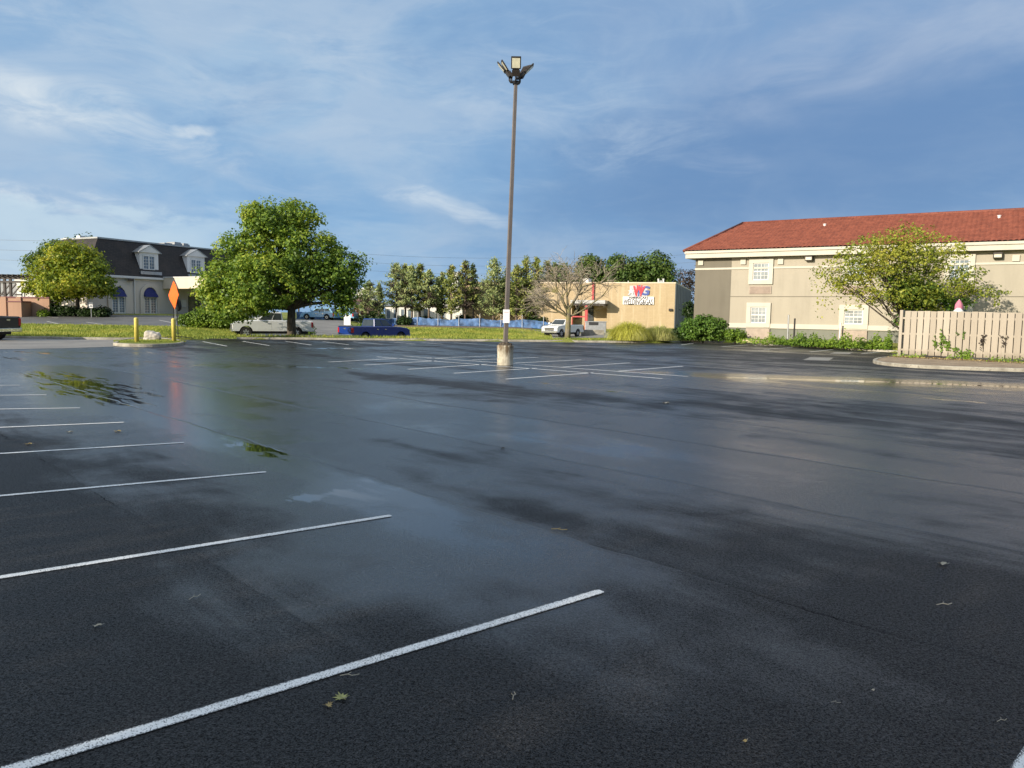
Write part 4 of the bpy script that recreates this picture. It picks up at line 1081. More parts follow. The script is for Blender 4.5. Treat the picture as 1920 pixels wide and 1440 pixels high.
    # roof-top units and small vents
    for pa, pb, py, y in ((308, 326, 456.5, 4), (327, 342, 455, 4), (344, 356, 457.5, 4.5)):
        x0, z1 = F.hit(pa, py, y); x1, _ = F.hit(pb, py, y)
        u = MB(); u.box(x0, x1, y, y + 1.6, zt - .05, z1); u.box(x0 + .1, x1 - .1, y + .1, y + 1.5, z1, z1 + .12); u.build('roof_unit', M['grey_metal'], mb_, bevel=.04)
    for px, py in ((130, 452), (155, 447.5)):
        x0, z1 = F.hit(px, py, 5.0)
        u = MB(); u.box(x0 - .3, x0 + .3, 5, 5.6, zt - .05, z1 + .3); u.build('vent_box', M['white_paint'], mb_, bevel=.03)
    # raised walk in front, and steps
    s = MB(); s.box(.5, xs + 8, -2.6, -.01, -.9, -.06); s.build('entrance_walk', M['brown_wall'], mb_)
    return F
LF = build_mansard()

# ---------------------------------------------------------------- timber fence on its planted island
def build_fence():
    a = G(1684, 672.5); b = G(1920, 684.5)
    ang = math.degrees(math.atan2(b.y - a.y, b.x - a.x))
    F = Frame(a.xy, ang, 0.13)
    _, zl = F.hit(1686, 582.5); x2, zr = F.hit(1919, 586.5); slope = (zr - zl) / x2
    rt = F.root('timber_fence', 'tan shadow box timber fence standing on the planted island', 'fence')
    LEN = 12.5
    bp = F.hit(1700, 630)[0] ; pitch = (F.hit(1903, 630)[0] - F.hit(1708, 630)[0]) / 15.0
    x = 0.24; i = 0
    front = MB(); back = MB()
    while x < LEN:
        zt = zl + slope * x + random.uniform(-.015, .015); g = pitch * .125
        lean = random.uniform(-.006, .006)
        z0_ = .10 + random.uniform(-.025, .025); tw_ = random.uniform(-.012, .012); sk = random.uniform(-.008, .008)
        fx0, fx1 = x, x + pitch - g
        front.add([(fx0, -.095 + lean, z0_), (fx1, -.095 + lean + tw_, z0_), (fx1, -.072 + lean + tw_, z0_), (fx0, -.072 + lean, z0_),
                   (fx0 + sk, -.095 - lean, zt), (fx1 + sk, -.095 - lean - tw_, zt - random.uniform(-.008, .008)), (fx1 + sk, -.072 - lean - tw_, zt), (fx0 + sk, -.072 - lean, zt)],
                  [(0, 3, 2, 1), (4, 5, 6, 7), (0, 1, 5, 4), (1, 2, 6, 5), (2, 3, 7, 6), (3, 0, 4, 7)])
        back.box(x + pitch * .5, x + pitch * 1.5 - g, .072, .095, .10, zt - .01)
        x += pitch; i += 1
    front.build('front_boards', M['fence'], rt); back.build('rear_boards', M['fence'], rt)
    for h in (.30, 1.02, 1.72):
        r = MB(); hh = h * (zl) / 2.05
        r.box(.14, LEN, -.070, .070, hh - .045, hh + .045); r.build('rail', M['fence'], rt)
    for k_, xx in enumerate((0.0, 2.9, 5.8, 8.7, 11.6)):
        p = MB(); y0 = -.10 if k_ == 0 else -.05
        p.box(xx, xx + .14, y0 if k_ == 0 else -.069, .10 if k_ == 0 else .069, -.5, zl + slope * xx + (.03 if k_ == 0 else -.06)); p.build('post', M['fence'], rt)
    # return of the fence, running back from its left end
    rr = MB()
    y = .14; i = 0
    while y < 6.0:
        rr.box(.02 + (.075 if i % 2 else 0), .045 + (.075 if i % 2 else 0), y, y + .2, .1, zl - .02); y += .17; i += 1
    for h in (.30, 1.72): rr.box(.046, .093, .12, 6.0, h * zl / 2.05 - .045, h * zl / 2.05 + .045)
    rr.build('return_boards', M['fence'], rt)
    return F, zl
FF, FZ = build_fence()
# island round the fence
isl_px = [(1920, 697.5), (1820, 694.5), (1740, 691.5), (1690, 688.5), (1650, 684.5), (1634, 680.5), (1640, 676.5), (1662, 673), (1690, 669.5)]
isl = [tuple(G(*p).xy) for p in isl_px]
e = np.array(isl[0]) - np.array(isl[1]); e /= np.hypot(*e)
isl = [tuple(np.array(isl[0]) + e * 9)] + isl
bk = FF.n.xy * 7.0
isl += [tuple(Vector(isl[-1]) + bk), tuple(Vector(isl[0]) + bk)]
isl_s = smooth_poly(isl[:-2], 2)
ip = np.concatenate([isl_s, np.array(isl[-2:])])
cen = ip.mean(0)
def ring(poly, inset):
    n_ = left_normals(np.concatenate([poly, poly[:1]]))[:-1]
    return poly + n_ * inset
def raised_bed(name, poly, top, mat, label):
    """closed raised island with kerb; poly clockwise or anticlockwise, kerb added as its own object"""
    area = 0.5 * np.sum(poly[:, 0] * np.roll(poly[:, 1], -1) - np.roll(poly[:, 0], -1) * poly[:, 1])
    if area < 0: poly = poly[::-1]
    n = len(poly); k0, k1, k2 = poly, ring(poly, .02), ring(poly, .15)
    V = []; 
    for q, z in ((k0, -.02), (k0, top - .025), (k1, top), (k2, top), (k2, top - .08)): V += [(p[0], p[1], z) for p in q]
    Fk = []
    for r_ in range(4):
        for i in range(n): j = (i + 1) % n; Fk.append((r_ * n + i, r_ * n + j, (r_ + 1) * n + j, (r_ + 1) * n + i))
    m_ = MB(); m_.add(V, Fk); tag(m_.build('kerb', M['kerb']), 'concrete kerb round ' + label, kind='structure')
    m_ = MB(); q = ring(poly, .13); m_.add([(p[0], p[1], top - .02) for p in q], [tuple(range(n))])
    tag(m_.build(name, mat), label, kind='structure')
raised_bed('planting_bed', ip, .13, M['mulch'], 'leaf littered island under the timber fence')
# small grassy island with bollards and rock on the left
pi = [G(212, 648.5), G(235, 650.3), G(280, 651), G(325, 650), G(349, 646.5), G(338, 641.5), G(310, 638.5), G(255, 638.5), G(222, 641.5)]
raised_bed('grass_island', smooth_poly([tuple(p.xy) for p in pi] + [tuple(pi[0].xy)], 2)[:-1], .15, M['ground'], 'small grassy island with two yellow bollards and a rock')

# ---------------------------------------------------------------- lamp post with its sign
def build_lamp_post():
    b = G(947, 684); rt = thing('lamp_post', 'tall brown lamp post with floodlights on a stained concrete footing', 'lamp post', b)
    m = MB(); prof = [(.292, -.02), (.285, .02), (.283, .40), (.297, .60), (.303, .66), (.292, .70), (.14, .705)]
    m.lathe(prof, (0, 0, 0), 28); m.build('concrete_footing', M['cbase'], rt, smooth=False)
    m = MB()
    m.lathe([(.25, .700), (.24, .735), (.20, .775), (.15, .765), (.10, .79), (.02, .80)], sides=26)
    m.v = [(x * random.uniform(.82, 1.1), y * random.uniform(.82, 1.1), z + (random.uniform(-.02, .03) if z > .71 else 0)) for x, y, z in m.v]
    m.build('rubble', M['bark'], rt)
    top = at(967, 158, b.y); H = top.z; dx = top.x - b.x
    def P(z): return (dx * (z - .7) / (H - .7) , 0, z)
    pm = MB()
    w0, w1 = .068, .050
    rows = []
    ca, sa = math.cos(R(20)), math.sin(R(20))
    vs = []
    for z, w in ((.70, w0), (H, w1)):
        c = P(z)
        for sx, sy in ((-1, -1), (1, -1), (1, 1), (-1, 1)):
            vs.append((c[0] + w * (sx * ca - sy * sa), c[1] + w * (sx * sa + sy * ca), z))
    pm.add(vs, [(0, 1, 5, 4), (1, 2, 6, 5), (2, 3, 7, 6), (3, 0, 4, 7), (4, 5, 6, 7), (0, 3, 2, 1)])
    pm.build('pole', M['pole'], rt)
    bp = MB(); bp.box(-.15, .15, -.15, .15, .706, .73)
    for sx in (-1, 1):
        for sy in (-1, 1): bp.lathe([(.018, .73), (.018, .79)], (sx * .115, sy * .115, 0), 8)
    bp.build('base_plate', M['black_metal'], rt)
    hx = P(H)[0]
    br = MB(); br.box(hx - .10, hx + .10, -.10, .10, H, H + .10); br.build('pole_cap', M['black_metal'], rt)
    arms = ((-90, .15, 66, 1.0), (184, .15, 56, .92), (176, .22, 50, .92), (2, .14, 44, 1.0), (48, .22, 56, 1.0))
    for az, reach, tilt, sc in arms:
        c, s = math.cos(R(az)), math.sin(R(az))
        a = MB(); e = Vector((hx + c * reach, s * reach, H + .22))
        a.tube([(hx + c * .08, s * .08, H + .05), (hx + c * reach * .8, s * reach * .8, H + .06), (hx + c * reach, s * reach, H + .13), tuple(e)], .032, 8)
        a.build('bracket', M['black_metal'], rt, smooth=True)
        Mx = Matrix.Translation(e) @ Matrix.Rotation(R(az), 4, 'Z') @ Matrix.Rotation(R(-tilt), 4, 'Y')
        h = MB()
        for bx in ((0.0, .20, -.14, .14, -.015, .065), (.20, .24, -.12, .12, .0, .04), (.24, .64, -.17, .17, -.02, .025)):
            h.box(*bx, M=Mx)
        for i in range(5): h.box(.28 + i * .065, .295 + i * .065, -.15, .15, .025, .04, M=Mx)
        hd = h.build('floodlight', M['housing'], rt, bevel=.012)
        l = MB(); l.box(.275, .585, -.135, .135, -.032, -.021, M=Mx); ln = l.build('lens', M['lens'], hd)
    # the sign clamped to the pole
    s0 = at(949.3, 593, b.y - .12); w = 12.4 / FPX * s0.y; hgt = 25 / FPX * s0.y
    sg = thing('parking_sign', 'small white notice with faded red print clamped to the lamp post', 'sign', s0, R(4))
    m = MB(); m.box(-w / 2, w / 2, -.004, .004, -hgt / 2, hgt / 2); m.build('sign_plate', M['white_sign'], sg)
    m = MB(); m.box(-w * .34, w * .34, -.006, -.0045, hgt * .27, hgt * .33); so_ = m.build('faded_print', M['pink_print'], sg)
    for z in (.36, -.36):
        m = MB(); m.box(-.06, .06, .004, .05, z * hgt - .012, z * hgt + .012); m.build('clamp', M['grey_metal'], sg)
build_lamp_post()

# ---------------------------------------------------------------- small street furniture
def bollard(px, pyb, pyt, label):
    b = G(px, pyb, .13); t = at(px, pyt, b.y); h = t.z - b.z; r_ = .105
    rt = thing('bollard', label, 'bollard', b, group='yellow bollards on the grassy island')
    rt.rotation_euler = (0, R(random.uniform(-1.2, 1.2)), 0)
    m = MB(); m.lathe([(r_, -.05), (r_, h - .08), (r_ * .93, h - .03), (r_ * .6, h), (.01, h + .01)], sides=18); m.build('sleeve', M['yellow'], rt, smooth=True)
bollard(256.5, 641.5, 595.5, 'yellow bollard left of the pale rock')
bollard(326.5, 640.5, 597, 'yellow bollard in front of the orange diamond sign')
def rock(px, pyb, w, h, label):
    b = G(px, pyb, .13); import bmesh
    bm = bmesh.new(); bmesh.ops.create_icosphere(bm, subdivisions=4, radius=1)
    from mathutils import noise as mn
    for v in bm.verts:
        n_ = mn.noise(v.co * 1.3 + Vector((3, 7, 1))) * .30 + mn.noise(v.co * 3.1) * .12 + mn.noise(v.co * 9) * .03
        v.co *= 1 + n_
        v.co = Vector((v.co.x * w, v.co.y * w * .75, max(v.co.z, -.35) * h))
    me = bpy.data.meshes.new('boulder'); bm.to_mesh(me); bm.free(); me.materials.append(M['rock'])
    o = bpy.data.objects.new('boulder', me); C.objects.link(o); o.location = (b.x, b.y, .13 + .3 * h)
    tag(o, label, 'rock')
rock(286, 637.5, .50, .36, 'pale rounded boulder lying between the two yellow bollards')

def diamond_sign():
    b0 = T(322, 634); Y = 45.6
    b = at(328, 634, Y); b.z = tz(b.x, b.y) + .03
    rt = thing('road_work_sign', 'fluorescent orange diamond road sign on a thin portable stand', 'sign', b, R(-46))
    c = at(323.3, 553, Y); cz = c.z - b.z; hd = 26.3 / FPX * Y
    cl = MB(); N = 12; vs = []; 
    k = [(0, hd), (hd, 0), (0, -hd), (-hd, 0)]
    for j in range(N + 1):
        for i in range(N + 1):
            u, v = i / N, j / N
            x = hd * (u - v); z = cz + hd * (1 - u - v)
            vs.append((x, .03 * math.sin(u * 5) * math.sin(v * 4 + 1), z))
    cl.add(vs, [(j * (N + 1) + i, j * (N + 1) + i + 1, (j + 1) * (N + 1) + i + 1, (j + 1) * (N + 1) + i) for j in range(N) for i in range(N)])
    p = cl.build('sign_face', M['orange'], rt); sm = p.modifiers.new('thickness', 'SOLIDIFY'); sm.thickness = .012
    m = MB(); m.tube([(0, .05, .35), (0, .05, cz + hd * .95)], .016, 8); m.tube([(-hd * .95, .05, cz), (hd * .95, .05, cz)], .014, 8); m.build('cross_brace', M['grey_metal'], rt)
    for sx in (-.32, .32):
        m = MB(); m.tube([(sx, .06, -.02), (sx * .9, .06, cz - hd * .45)], .024, 8); m.build('upright', M['black_metal'], rt)
    m = MB(); m.tube([(-.5, .06, .30), (.5, .06, .30)], .02, 8); m.build('crossbar', M['black_metal'], rt)
    for sx in (-1, 1):
        for sy in (-1, 1):
            m = MB(); m.tube([(sx * .32, .06, .12), (sx * .75, sy * .7 + .06, .0)], .018, 8); m.build('leg', M['black_metal'], rt)
    # dark furled cloth hanging on the far upright
    bag = at(335, 572, Y + .5)
    bg = thing('folded_sign_cover', 'dark cloth cover hanging behind the orange diamond sign', 'cloth', bag, R(10))
    m = MB(); m.lathe([(.05, .38), (.12, .22), (.17, -.02), (.14, -.26), (.04, -.36)], sides=12); m.build('cloth', M['black_plastic'], bg, smooth=True)
diamond_sign()

def post_sign(px, pyb, pyt, w, h, Y, label, name='sign_post', mat='white_sign', ang=0):
    b = at(px, pyb, Y); t = at(px, pyt, Y); H = t.z - b.z
    rt = thing(name, label, 'sign', b, R(ang))
    m = MB(); m.tube([(0, .03, -.3), (0, .03, H - .02)], .03, 8); m.build('post', M['grey_metal'], rt)
    m = MB(); m.box(-w / 2, w / 2, -.012, .0, H - h, H); m.build('sign_plate', M[mat], rt)
post_sign(171, 590, 567, .36, .50, 71.5, 'small white sign on a post in front of the dark hedge')
post_sign(651, 612, 590.5, .62, .95, 72.0, 'white directory sign left of the blue pickup roof')

# hotel side: pipe posts, white post, timber wheel stop
def pipe(px, pyb, pyt, r_, mat, label, name='pipe_post'):
    b = T(px, pyb) if pyb > 0 else None
    t = at(px, pyt, b.y); h = t.z - b.z
    rt = thing(name, label, 'post', b)
    m = MB(); m.tube([(0, 0, -.2), (0, 0, h)], r_, 10); m.build('tube', M[mat], rt, smooth=False)
    m = MB(); m.lathe([(r_ + .012, h - .02), (r_ + .012, h + .02), (r_ * .5, h + .04)], sides=10); m.build('cap', M[mat], rt)
def pipe_at(px, pyb, pyt, Y, r_, mat, label):
    b = at(px, pyb, Y); t = at(px, pyt, Y); h = t.z - b.z
    rt = thing('pipe_post', label, 'post', b)
    m = MB(); m.tube([(0, 0, -.3), (0, 0, h)], r_, 10); m.build('tube', M[mat], rt)
    m = MB(); m.lathe([(r_ + .012, h - .02), (r_ + .012, h + .02), (r_ * .5, h + .04)], sides=10); m.build('cap', M[mat], rt)
pipe_at(1476.5, 638, 591.5, 51.5, .05, 'grey_metal', 'tall grey pipe post by the hotel wall, taller of two')
pipe_at(1488.5, 637, 598, 51.5, .055, 'black_metal', 'dark pipe post beside the taller grey one')
pipe_at(1574, 645, 606, 48.0, .05, 'white_paint', 'white post below the hotel window left of the loose tree')
pipe_at(1579, 640, 612, 48.6, .04, 'black_metal', 'thin dark post just right of the white post')
def wheel_stop():
    a = G(1394, 643.5, .0); b = G(1452, 643.8, .0)
    a = Vector((17.5, 55.6, 0)); a = at(1394, 641, 53.2); b = at(1452, 642, 51.0)
    ang = math.atan2(b.y - a.y, b.x - a.x); L = (b - a).xy.length
    rt = thing('wheel_stop', 'weathered yellowish timber wheel stop lying on the kerb by the weeds', 'wheel stop', (a.x, a.y, min(a.z, b.z) - .05), ang)
    m = MB(); m.prism([(-.12, 0), (.12, 0), (.09, .2), (-.09, .2)], 'x', 0, L); m.build('beam', M['wood'], rt, bevel=.015)
wheel_stop()
# closed patio umbrella and white object behind the fence
u = at(1797.5, 580, 40.5)
rt = thing('patio_umbrella', 'closed pink patio umbrella poking above the timber fence', 'umbrella', (u.x, u.y, .1))
m = MB(); z1 = at(1797.5, 563, 40.5).z - .1; zb_ = at(1797.5, 579, 40.5).z - .1
m.tube([(0, 0, 0), (0, 0, z1 + .05)], .025, 8); m.build('mast', M['white_paint'], rt)
m = MB(); N = 16; prof = [(.03, z1 + .02), (.10, z1 - .08), (.17, z1 - .22), (.19, z1 - .40), (.13, z1 - 1.1), (.16, z1 - 1.3)]
m.lathe(prof, sides=N)
m.v = [(x * (1 + .12 * math.cos(math.atan2(y, x) * 8)), y * (1 + .12 * math.cos(math.atan2(y, x) * 8)), z) for x, y, z in m.v]
m.build('folded_canopy', M['umbrella'], rt, smooth=True)
m = MB(); m.lathe([(.30, 0), (.30, .06), (.06, .10)], sides=16); m.build('base', M['grey_metal'], rt)
uw = at(1797, 583, 40.0)
rt = thing('folded_sun_canopy', 'white cloth ruffle round the pink umbrella above the fence top', 'cloth', (uw.x, uw.y, uw.z))
m = MB(); m.lathe([(.08, .16), (.22, .02), (.29, -.20), (.27, -.5), (.10, -.55)], sides=14); m.build('cloth', M['white_paint'], rt, smooth=True)

# ---------------------------------------------------------------- vehicles
def wheel(parent, x, y, r_, side):
    w = .24; t = MB()
    prof = [(r_ * .62, -w / 2), (r_ * .93, -w / 2), (r_, -w / 2 + .04), (r_, w / 2 - .04), (r_ * .93, w / 2), (r_ * .62, w / 2)]
    t.lathe(prof, (0, 0, 0), 28, 'y'); o = t.build('wheel', M['tyre'], parent, smooth=False, loc=(x, y, r_))
    h = MB(); yo = side * (w / 2 - .03)
    h.lathe([(r_ * .63, yo - .02), (r_ * .63, yo + .03 * side + .0), (r_ * .55, yo), (r_ * .2, yo + .01 * side)], (0, 0, 0), 24, 'y')
    for k in range(6):
        a = k * math.pi / 3
        h.box(-.05, .05, min(yo, yo + .035 * side), max(yo, yo + .035 * side), .05, r_ * .56, M=Matrix.Rotation(a, 4, 'Y'))
    h.build('rim', M['rim'], o)
def vehicle(name, label, cat, loc, heading, body, kind='crew', L=5.8, Wd=1.96, group=None, trim='chrome', tilt=0.0):
    """pickup or hatchback; local x forward"""
    rt = thing(name, label, cat, loc, heading, group)
    W2 = Wd / 2; r_ = .40 if kind != 'hatch' else .33
    if kind == 'hatch':
        xf, xr = L * .31, -L * .29; zb, zs = .30, .95
        out_top = [(-L / 2, .55), (-L / 2 + .03, .92), (-L / 2 + .25, .98), (L * .20, .96), (L * .42, .84), (L / 2 - .03, .70), (L / 2, .45)]
    else:
        xf, xr = L * .335, -L * .285; zb, zs = .50, 1.26
        out_top = [(-L / 2, .62), (-L / 2 - .01, 1.22), (-L / 2 + .05, 1.27), (-.55, 1.27), (L * .20, 1.27), (L * .30, 1.25), (L * .45, 1.16), (L / 2 - .04, 1.0), (L / 2, .62)]
    ar = r_ + .09
    bot = [(L / 2 - .05, zb)]
    for cx in (xf, xr):
        h0 = max(0.0, zb - r_); a0 = math.asin(min(.99, h0 / ar))
        for i in range(13):
            a = a0 + (math.pi - 2 * a0) * i / 12
            bot.append((cx + ar * math.cos(a), r_ + ar * math.sin(a)))
    bot.append((-L / 2 + .05, zb))
    pts = out_top + bot
    b = MB(); n = len(pts)
    ys = [(-W2 + .05, .985), (-W2, 1.0), (W2, 1.0), (W2 - .05, .985)]
    zc = .8; V = []
    for y, s in ((-W2 + .06, 1), (-W2, None), (W2, None), (W2 - .06, 1)):
        for (x, z) in pts:
            if s: V.append((x * 1.0, y, z + (.02 if z > zs - .1 else 0)))
            else: V.append((x * .992, y, z - (.03 if z > zs - .12 else 0)))
    Fs = []
    for k in range(3):
        for i in range(n): j = (i + 1) % n; Fs.append((k * n + i, k * n + j, (k + 1) * n + j, (k + 1) * n + i))
    # flat side walls (body side is at W2; the .06 rows give the rounded shoulder)
    Fs.append(tuple(range(n - 1, -1, -1))); Fs.append(tuple(range(3 * n, 4 * n)))
    b.add(V, Fs)
    b.build('body', body, rt, smooth=False)
    sd_ = MB()
    for sgn in (-1, 1):
        vv = [(x * .992, sgn * (W2 + .0), z - (.03 if z > zs - .12 else 0)) for x, z in pts]
        sd_.add(vv, [tuple(range(n)) if sgn > 0 else tuple(range(n - 1, -1, -1))])
    sd_.build('side_panels', body, rt, fix=False)
    ch = MB(); ch.box(-L / 2 + .3, L / 2 - .3, -W2 + .35, W2 - .35, .30, zb + .2); ch.build('chassis', M['black_plastic'], rt)
    # greenhouse
    if kind == 'hatch':
        cb0, cb1, ct0, ct1, zt = -L * .46, L * .22, -L * .36, L * .03, 1.46
        splits = [(-L * .40, -L * .22), (-L * .21, -L * .02), (-L * .01, L * .17)]
    elif kind == 'crew':
        cb0, cb1, ct0, ct1, zt = -.72, L * .215, -.62, L * .085, 1.90
        splits = [(-.60, .10), (.18, L * .19)]
    else:
        cb0, cb1, ct0, ct1, zt = .02, L * .225, .10, L * .095, 1.86
        splits = [(.16, L * .20)]
    iw = W2 - .10; tw = W2 - .26
    cbm = MB(); z0 = zs - .02
    def q(x, y, z): return (x, y, z)
    V = [(cb0, -iw, z0), (cb1, -iw, z0), (cb1, iw, z0), (cb0, iw, z0), (ct0, -tw, zt), (ct1, -tw, zt), (ct1, tw, zt), (ct0, tw, zt)]
    cbm.add(V, [(0, 1, 5, 4), (1, 2, 6, 5), (2, 3, 7, 6), (3, 0, 4, 7), (4, 5, 6, 7)])
    cbm.build('cab', body, rt, bevel=.05)
    def side_pt(x, t, sgn, off):   # t: 0 at sill, 1 at roof; x given at sill, leaning with the pillars
        y = iw + (tw - iw) * t
        nz = (iw - tw); nl = math.hypot(nz, zt - z0)
        f = (x - cb0) / (cb1 - cb0); xx = x + ((ct0 + (ct1 - ct0) * f) - x) * t
        return (xx, sgn * (y + off * (zt - z0) / nl), z0 + (zt - z0) * t + off * nz / nl)
    for sgn in (-1, 1):
        for a, c in splits:
            w_ = MB(); w_.quad(side_pt(a, .12, sgn, .012), side_pt(c, .12, sgn, .012), side_pt(c, .86, sgn, .012), side_pt(a, .86, sgn, .012)); w_.build('side_window', M['glass'], rt)
    def end_panel(nm, x0, x1, sg):
        w_ = MB(); pts_ = []
        for t, ins in ((.10, .10), (.90, .08)):
            y = iw + (tw - iw) * t - ins; x = x0 + (x1 - x0) * t
            nx = (zt - z0); nzz = abs(x1 - x0); nl = math.hypot(nx, nzz)
            pts_.append(((x + sg * .012 * nx / nl), y, z0 + (zt - z0) * t + .012 * nzz / nl))
        a, c = pts_
        w_.quad((a[0], -a[1], a[2]), (a[0], a[1], a[2]), (c[0], c[1], c[2]), (c[0], -c[1], c[2])); w_.build(nm, M['glass'], rt)
    end_panel('windshield', cb1, ct1, 1); end_panel('rear_window', cb0, ct0, -1)
    # doors, handles, mirrors
    dz1 = zs - .06
    for sgn in (-1, 1):
        for a, c in splits[-2:]:
            d_ = MB(); y0, y1 = sorted((sgn * (W2 + .001), sgn * (W2 + .006)))
            d_.box(a - .03, c + .03, y0, y1, zb + .10, dz1 - .04); do = d_.build('door', body, rt)
            hh = MB(); y0, y1 = sorted((sgn * (W2 + .006), sgn * (W2 + .035))); hh.box(a + .05, a + .24, y0, y1, dz1 - .17, dz1 - .12); hh.build('handle', M[trim], do)
        mm = MB(); y0, y1 = sorted((sgn * (W2 - .02), sgn * (W2 + .20))); xm = splits[-1][1] - .10
        mm.box(xm, xm + .12, y0, y1, zs + .05, zs + .25); mm.build('wing_mirror', body, rt, bevel=.03)
    # front
    f = MB(); f.box(L / 2 - .06, L / 2 + .07, -W2 + .03, W2 - .03, zb - .06, zb + .16); f.build('front_bumper', M[trim] if kind != 'hatch' else body, rt, bevel=.03)
    gz0, gz1 = (zb + .18, .97) if kind != 'hatch' else (zb + .18, .62)
    f = MB(); f.box(L / 2 - .05, L / 2 + .02, -W2 * .55, W2 * .55, gz0, gz1); go = f.build('grille', M['black_plastic'], rt, bevel=.02)
    f = MB(); f.box(L / 2 + .02, L / 2 + .035, -W2 * .54, W2 * .54, (gz0 + gz1) / 2 - .035, (gz0 + gz1) / 2 + .035); f.build('grille_bar', M[trim], go)
    for sgn in (-1, 1):
        f = MB(); y0, y1 = sorted((sgn * W2 * .60, sgn * (W2 - .02))); f.box(L / 2 - .16, L / 2 + .005, y0, y1, gz1 - .26, gz1 - .0); f.build('headlight', M['clear_lens'], rt, bevel=.03)
        f = MB(); y0, y1 = sorted((sgn * (W2 - .17), sgn * (W2 + .012))); f.box(-L / 2 - .025, -L / 2 + .13, y0, y1, zs - .48, zs - .08); f.build('tail_light', M['red_lens'], rt, bevel=.02)
    f = MB(); f.box(-L / 2 - .10, -L / 2 + .04, -W2 + .03, W2 - .03, zb - .04, zb + .16); f.build('rear_bumper', M[trim] if kind != 'hatch' else body, rt, bevel=.03)
    if kind != 'hatch':
        f = MB(); f.box(-L / 2 - .022, -L / 2 - .008, -W2 + .19, W2 - .19, zb + .20, zs - .03); tg = f.build('tailgate', body, rt, bevel=.01)
        f = MB(); f.box(-L / 2 - .04, -L / 2 - .022, -.13, .13, zs - .20, zs - .12); f.build('latch', M[trim], tg)
        f = MB(); f.box(-L / 2 + .12, cb0 - .12, -W2 + .12, W2 - .12, zs + .012, zs + .020); f.build('bed_liner', M['black_plastic'], rt)
    for x in (xf, xr):
        for sgn in (-1, 1): wheel(rt, x, sgn * (W2 - .14), r_, sgn)
    return rt
def vplace(px, Y, z=None):
    p = at(px, 640, Y); return (p.x, p.y, tz(p.x, p.y) + .05 if z is None else z)
vehicle('pickup_truck', 'deep blue crew cab pickup seen from its tailgate corner', 'pickup', vplace(703, 62.5, -.56), R(47), M['car_blue'], 'crew', 5.75)
vehicle('pickup_truck', 'silver pickup parked behind the trunk of the big maple', 'pickup', vplace(510, 57.5, -.16), R(204), M['car_silver'], 'crew', 5.7)
vehicle('pickup_truck', 'white single cab pickup facing forward behind the bare tree', 'pickup', vplace(1055, 82.0, -.40), R(234), M['car_white'], 'single', 5.3)
vehicle('pickup_truck', 'dark navy pickup cut off at the left edge, only its bed showing', 'pickup', (at(-42, 640, 40.5).x - 1.75, 41.6, .0), R(176), M['car_navy'], 'crew', 5.6)
for px, Y, hd, lab in ((600, 94, 170, 'light blue car behind the maple, nearer the trunk'), (637, 95, 168, 'light blue car behind the maple, nearer the white directory sign')):
    x_, y_, z_ = vplace(px, Y); vehicle('parked_car', lab, 'car', (x_, y_, z_ + .02), R(hd), M['car_sky'], 'hatch', 4.3, 1.76, 'light blue cars behind the big tree')

# ---------------------------------------------------------------- background structures
def blue_screen():
    a = T(560, 606); a = at(556, 603, 97.0); b = at(1035, 613, 93.0)
    a.z = 0; b.z = 0
    L = (b - a).length; d = (b - a) / L; ang = math.atan2(d.y, d.x)
    rt = thing('screen_fence', 'long blue tarpaulin screen on thin posts behind the conifers', 'fence', a, ang)
    N = 160; V = []
    for i in range(N + 1):
        x = L * i / N; w = a + d * x; g = tz(w.x, w.y)
        top = g + 1.0 + .10 * math.sin(x * .9) - .16 * abs(math.sin(x * math.pi / 2.6)) * random.uniform(.3, 1)
        for j in range(5):
            z = g + .08 + (top - g - .08) * j / 4
            V.append((x, .07 * math.sin(x * 3.1 + j * .8) + .05 * random.uniform(-1, 1), z))
    o = np_mesh('tarpaulin', np.array(V), grid_faces(N + 1, 5), M['tarp'], rt)
    k = 0.0
    while k < L:
        w = a + d * k; g = tz(w.x, w.y)
        m = MB(); m.tube([(k, -.10, g - .3), (k, -.10, g + 1.6)], .035, 6); m.build('post', M['grey_metal'], rt); k += 2.6
blue_screen()
def simple_house(name, label, pxl, pxr, pyt, pyb, Y, mat, dep=8, roof=None, ridge=None, extras=()):
    a = at(pxl, pyb, Y); b = at(pxr, pyb, Y); t = at(pxl, pyt, Y)
    rt = thing(name, label, 'building', (a.x, a.y, a.z)); Lx = b.x - a.x; H = t.z - a.z
    m = MB(); m.box(0, Lx, 0, dep, -3, H); m.build('wall', mat, rt)
    if roof:
        zr = at(pxl, ridge, Y).z - a.z; e = .4
        m = MB()
        m.add([(-e, -e, H), (Lx + e, -e, H), (Lx + e, dep + e, H), (-e, dep + e, H), (Lx * .5 - Lx * .18, dep / 2, zr), (Lx * .5 + Lx * .18, dep / 2, zr)],
              [(0, 1, 5, 4), (1, 2, 5), (2, 3, 4, 5), (3, 0, 4), (3, 2, 1, 0)])
        m.build('roof', roof, rt)
    else:
        m = MB(); m.box(-.12, Lx + .12, -.12, dep, H, H + .22); m.build('coping', M['white_paint'], rt)
    for nm, x0, x1, z0, z1, mt in extras:
        m = MB(); frame_ring(m, Lx * x0 - .1, Lx * x1 + .1, H * z0 - .1, H * z1 + .1, .1, -.08, -.004); wn = m.build(nm, M['white_paint'], rt)
        m = MB(); m.box(Lx * x0, Lx * x1, -.05, -.005, H * z0, H * z1); m.build('pane' if nm == 'window' else 'door_leaf', mt, wn)
    return rt
simple_house('brick_house', 'small red brick building with maroon hip roof and an orange door', 652, 686, 571, 603, 108, M['brick'], 7, M['maroon'], 555, (('door', .36, .66, .1, .95, M['orange_door']),))
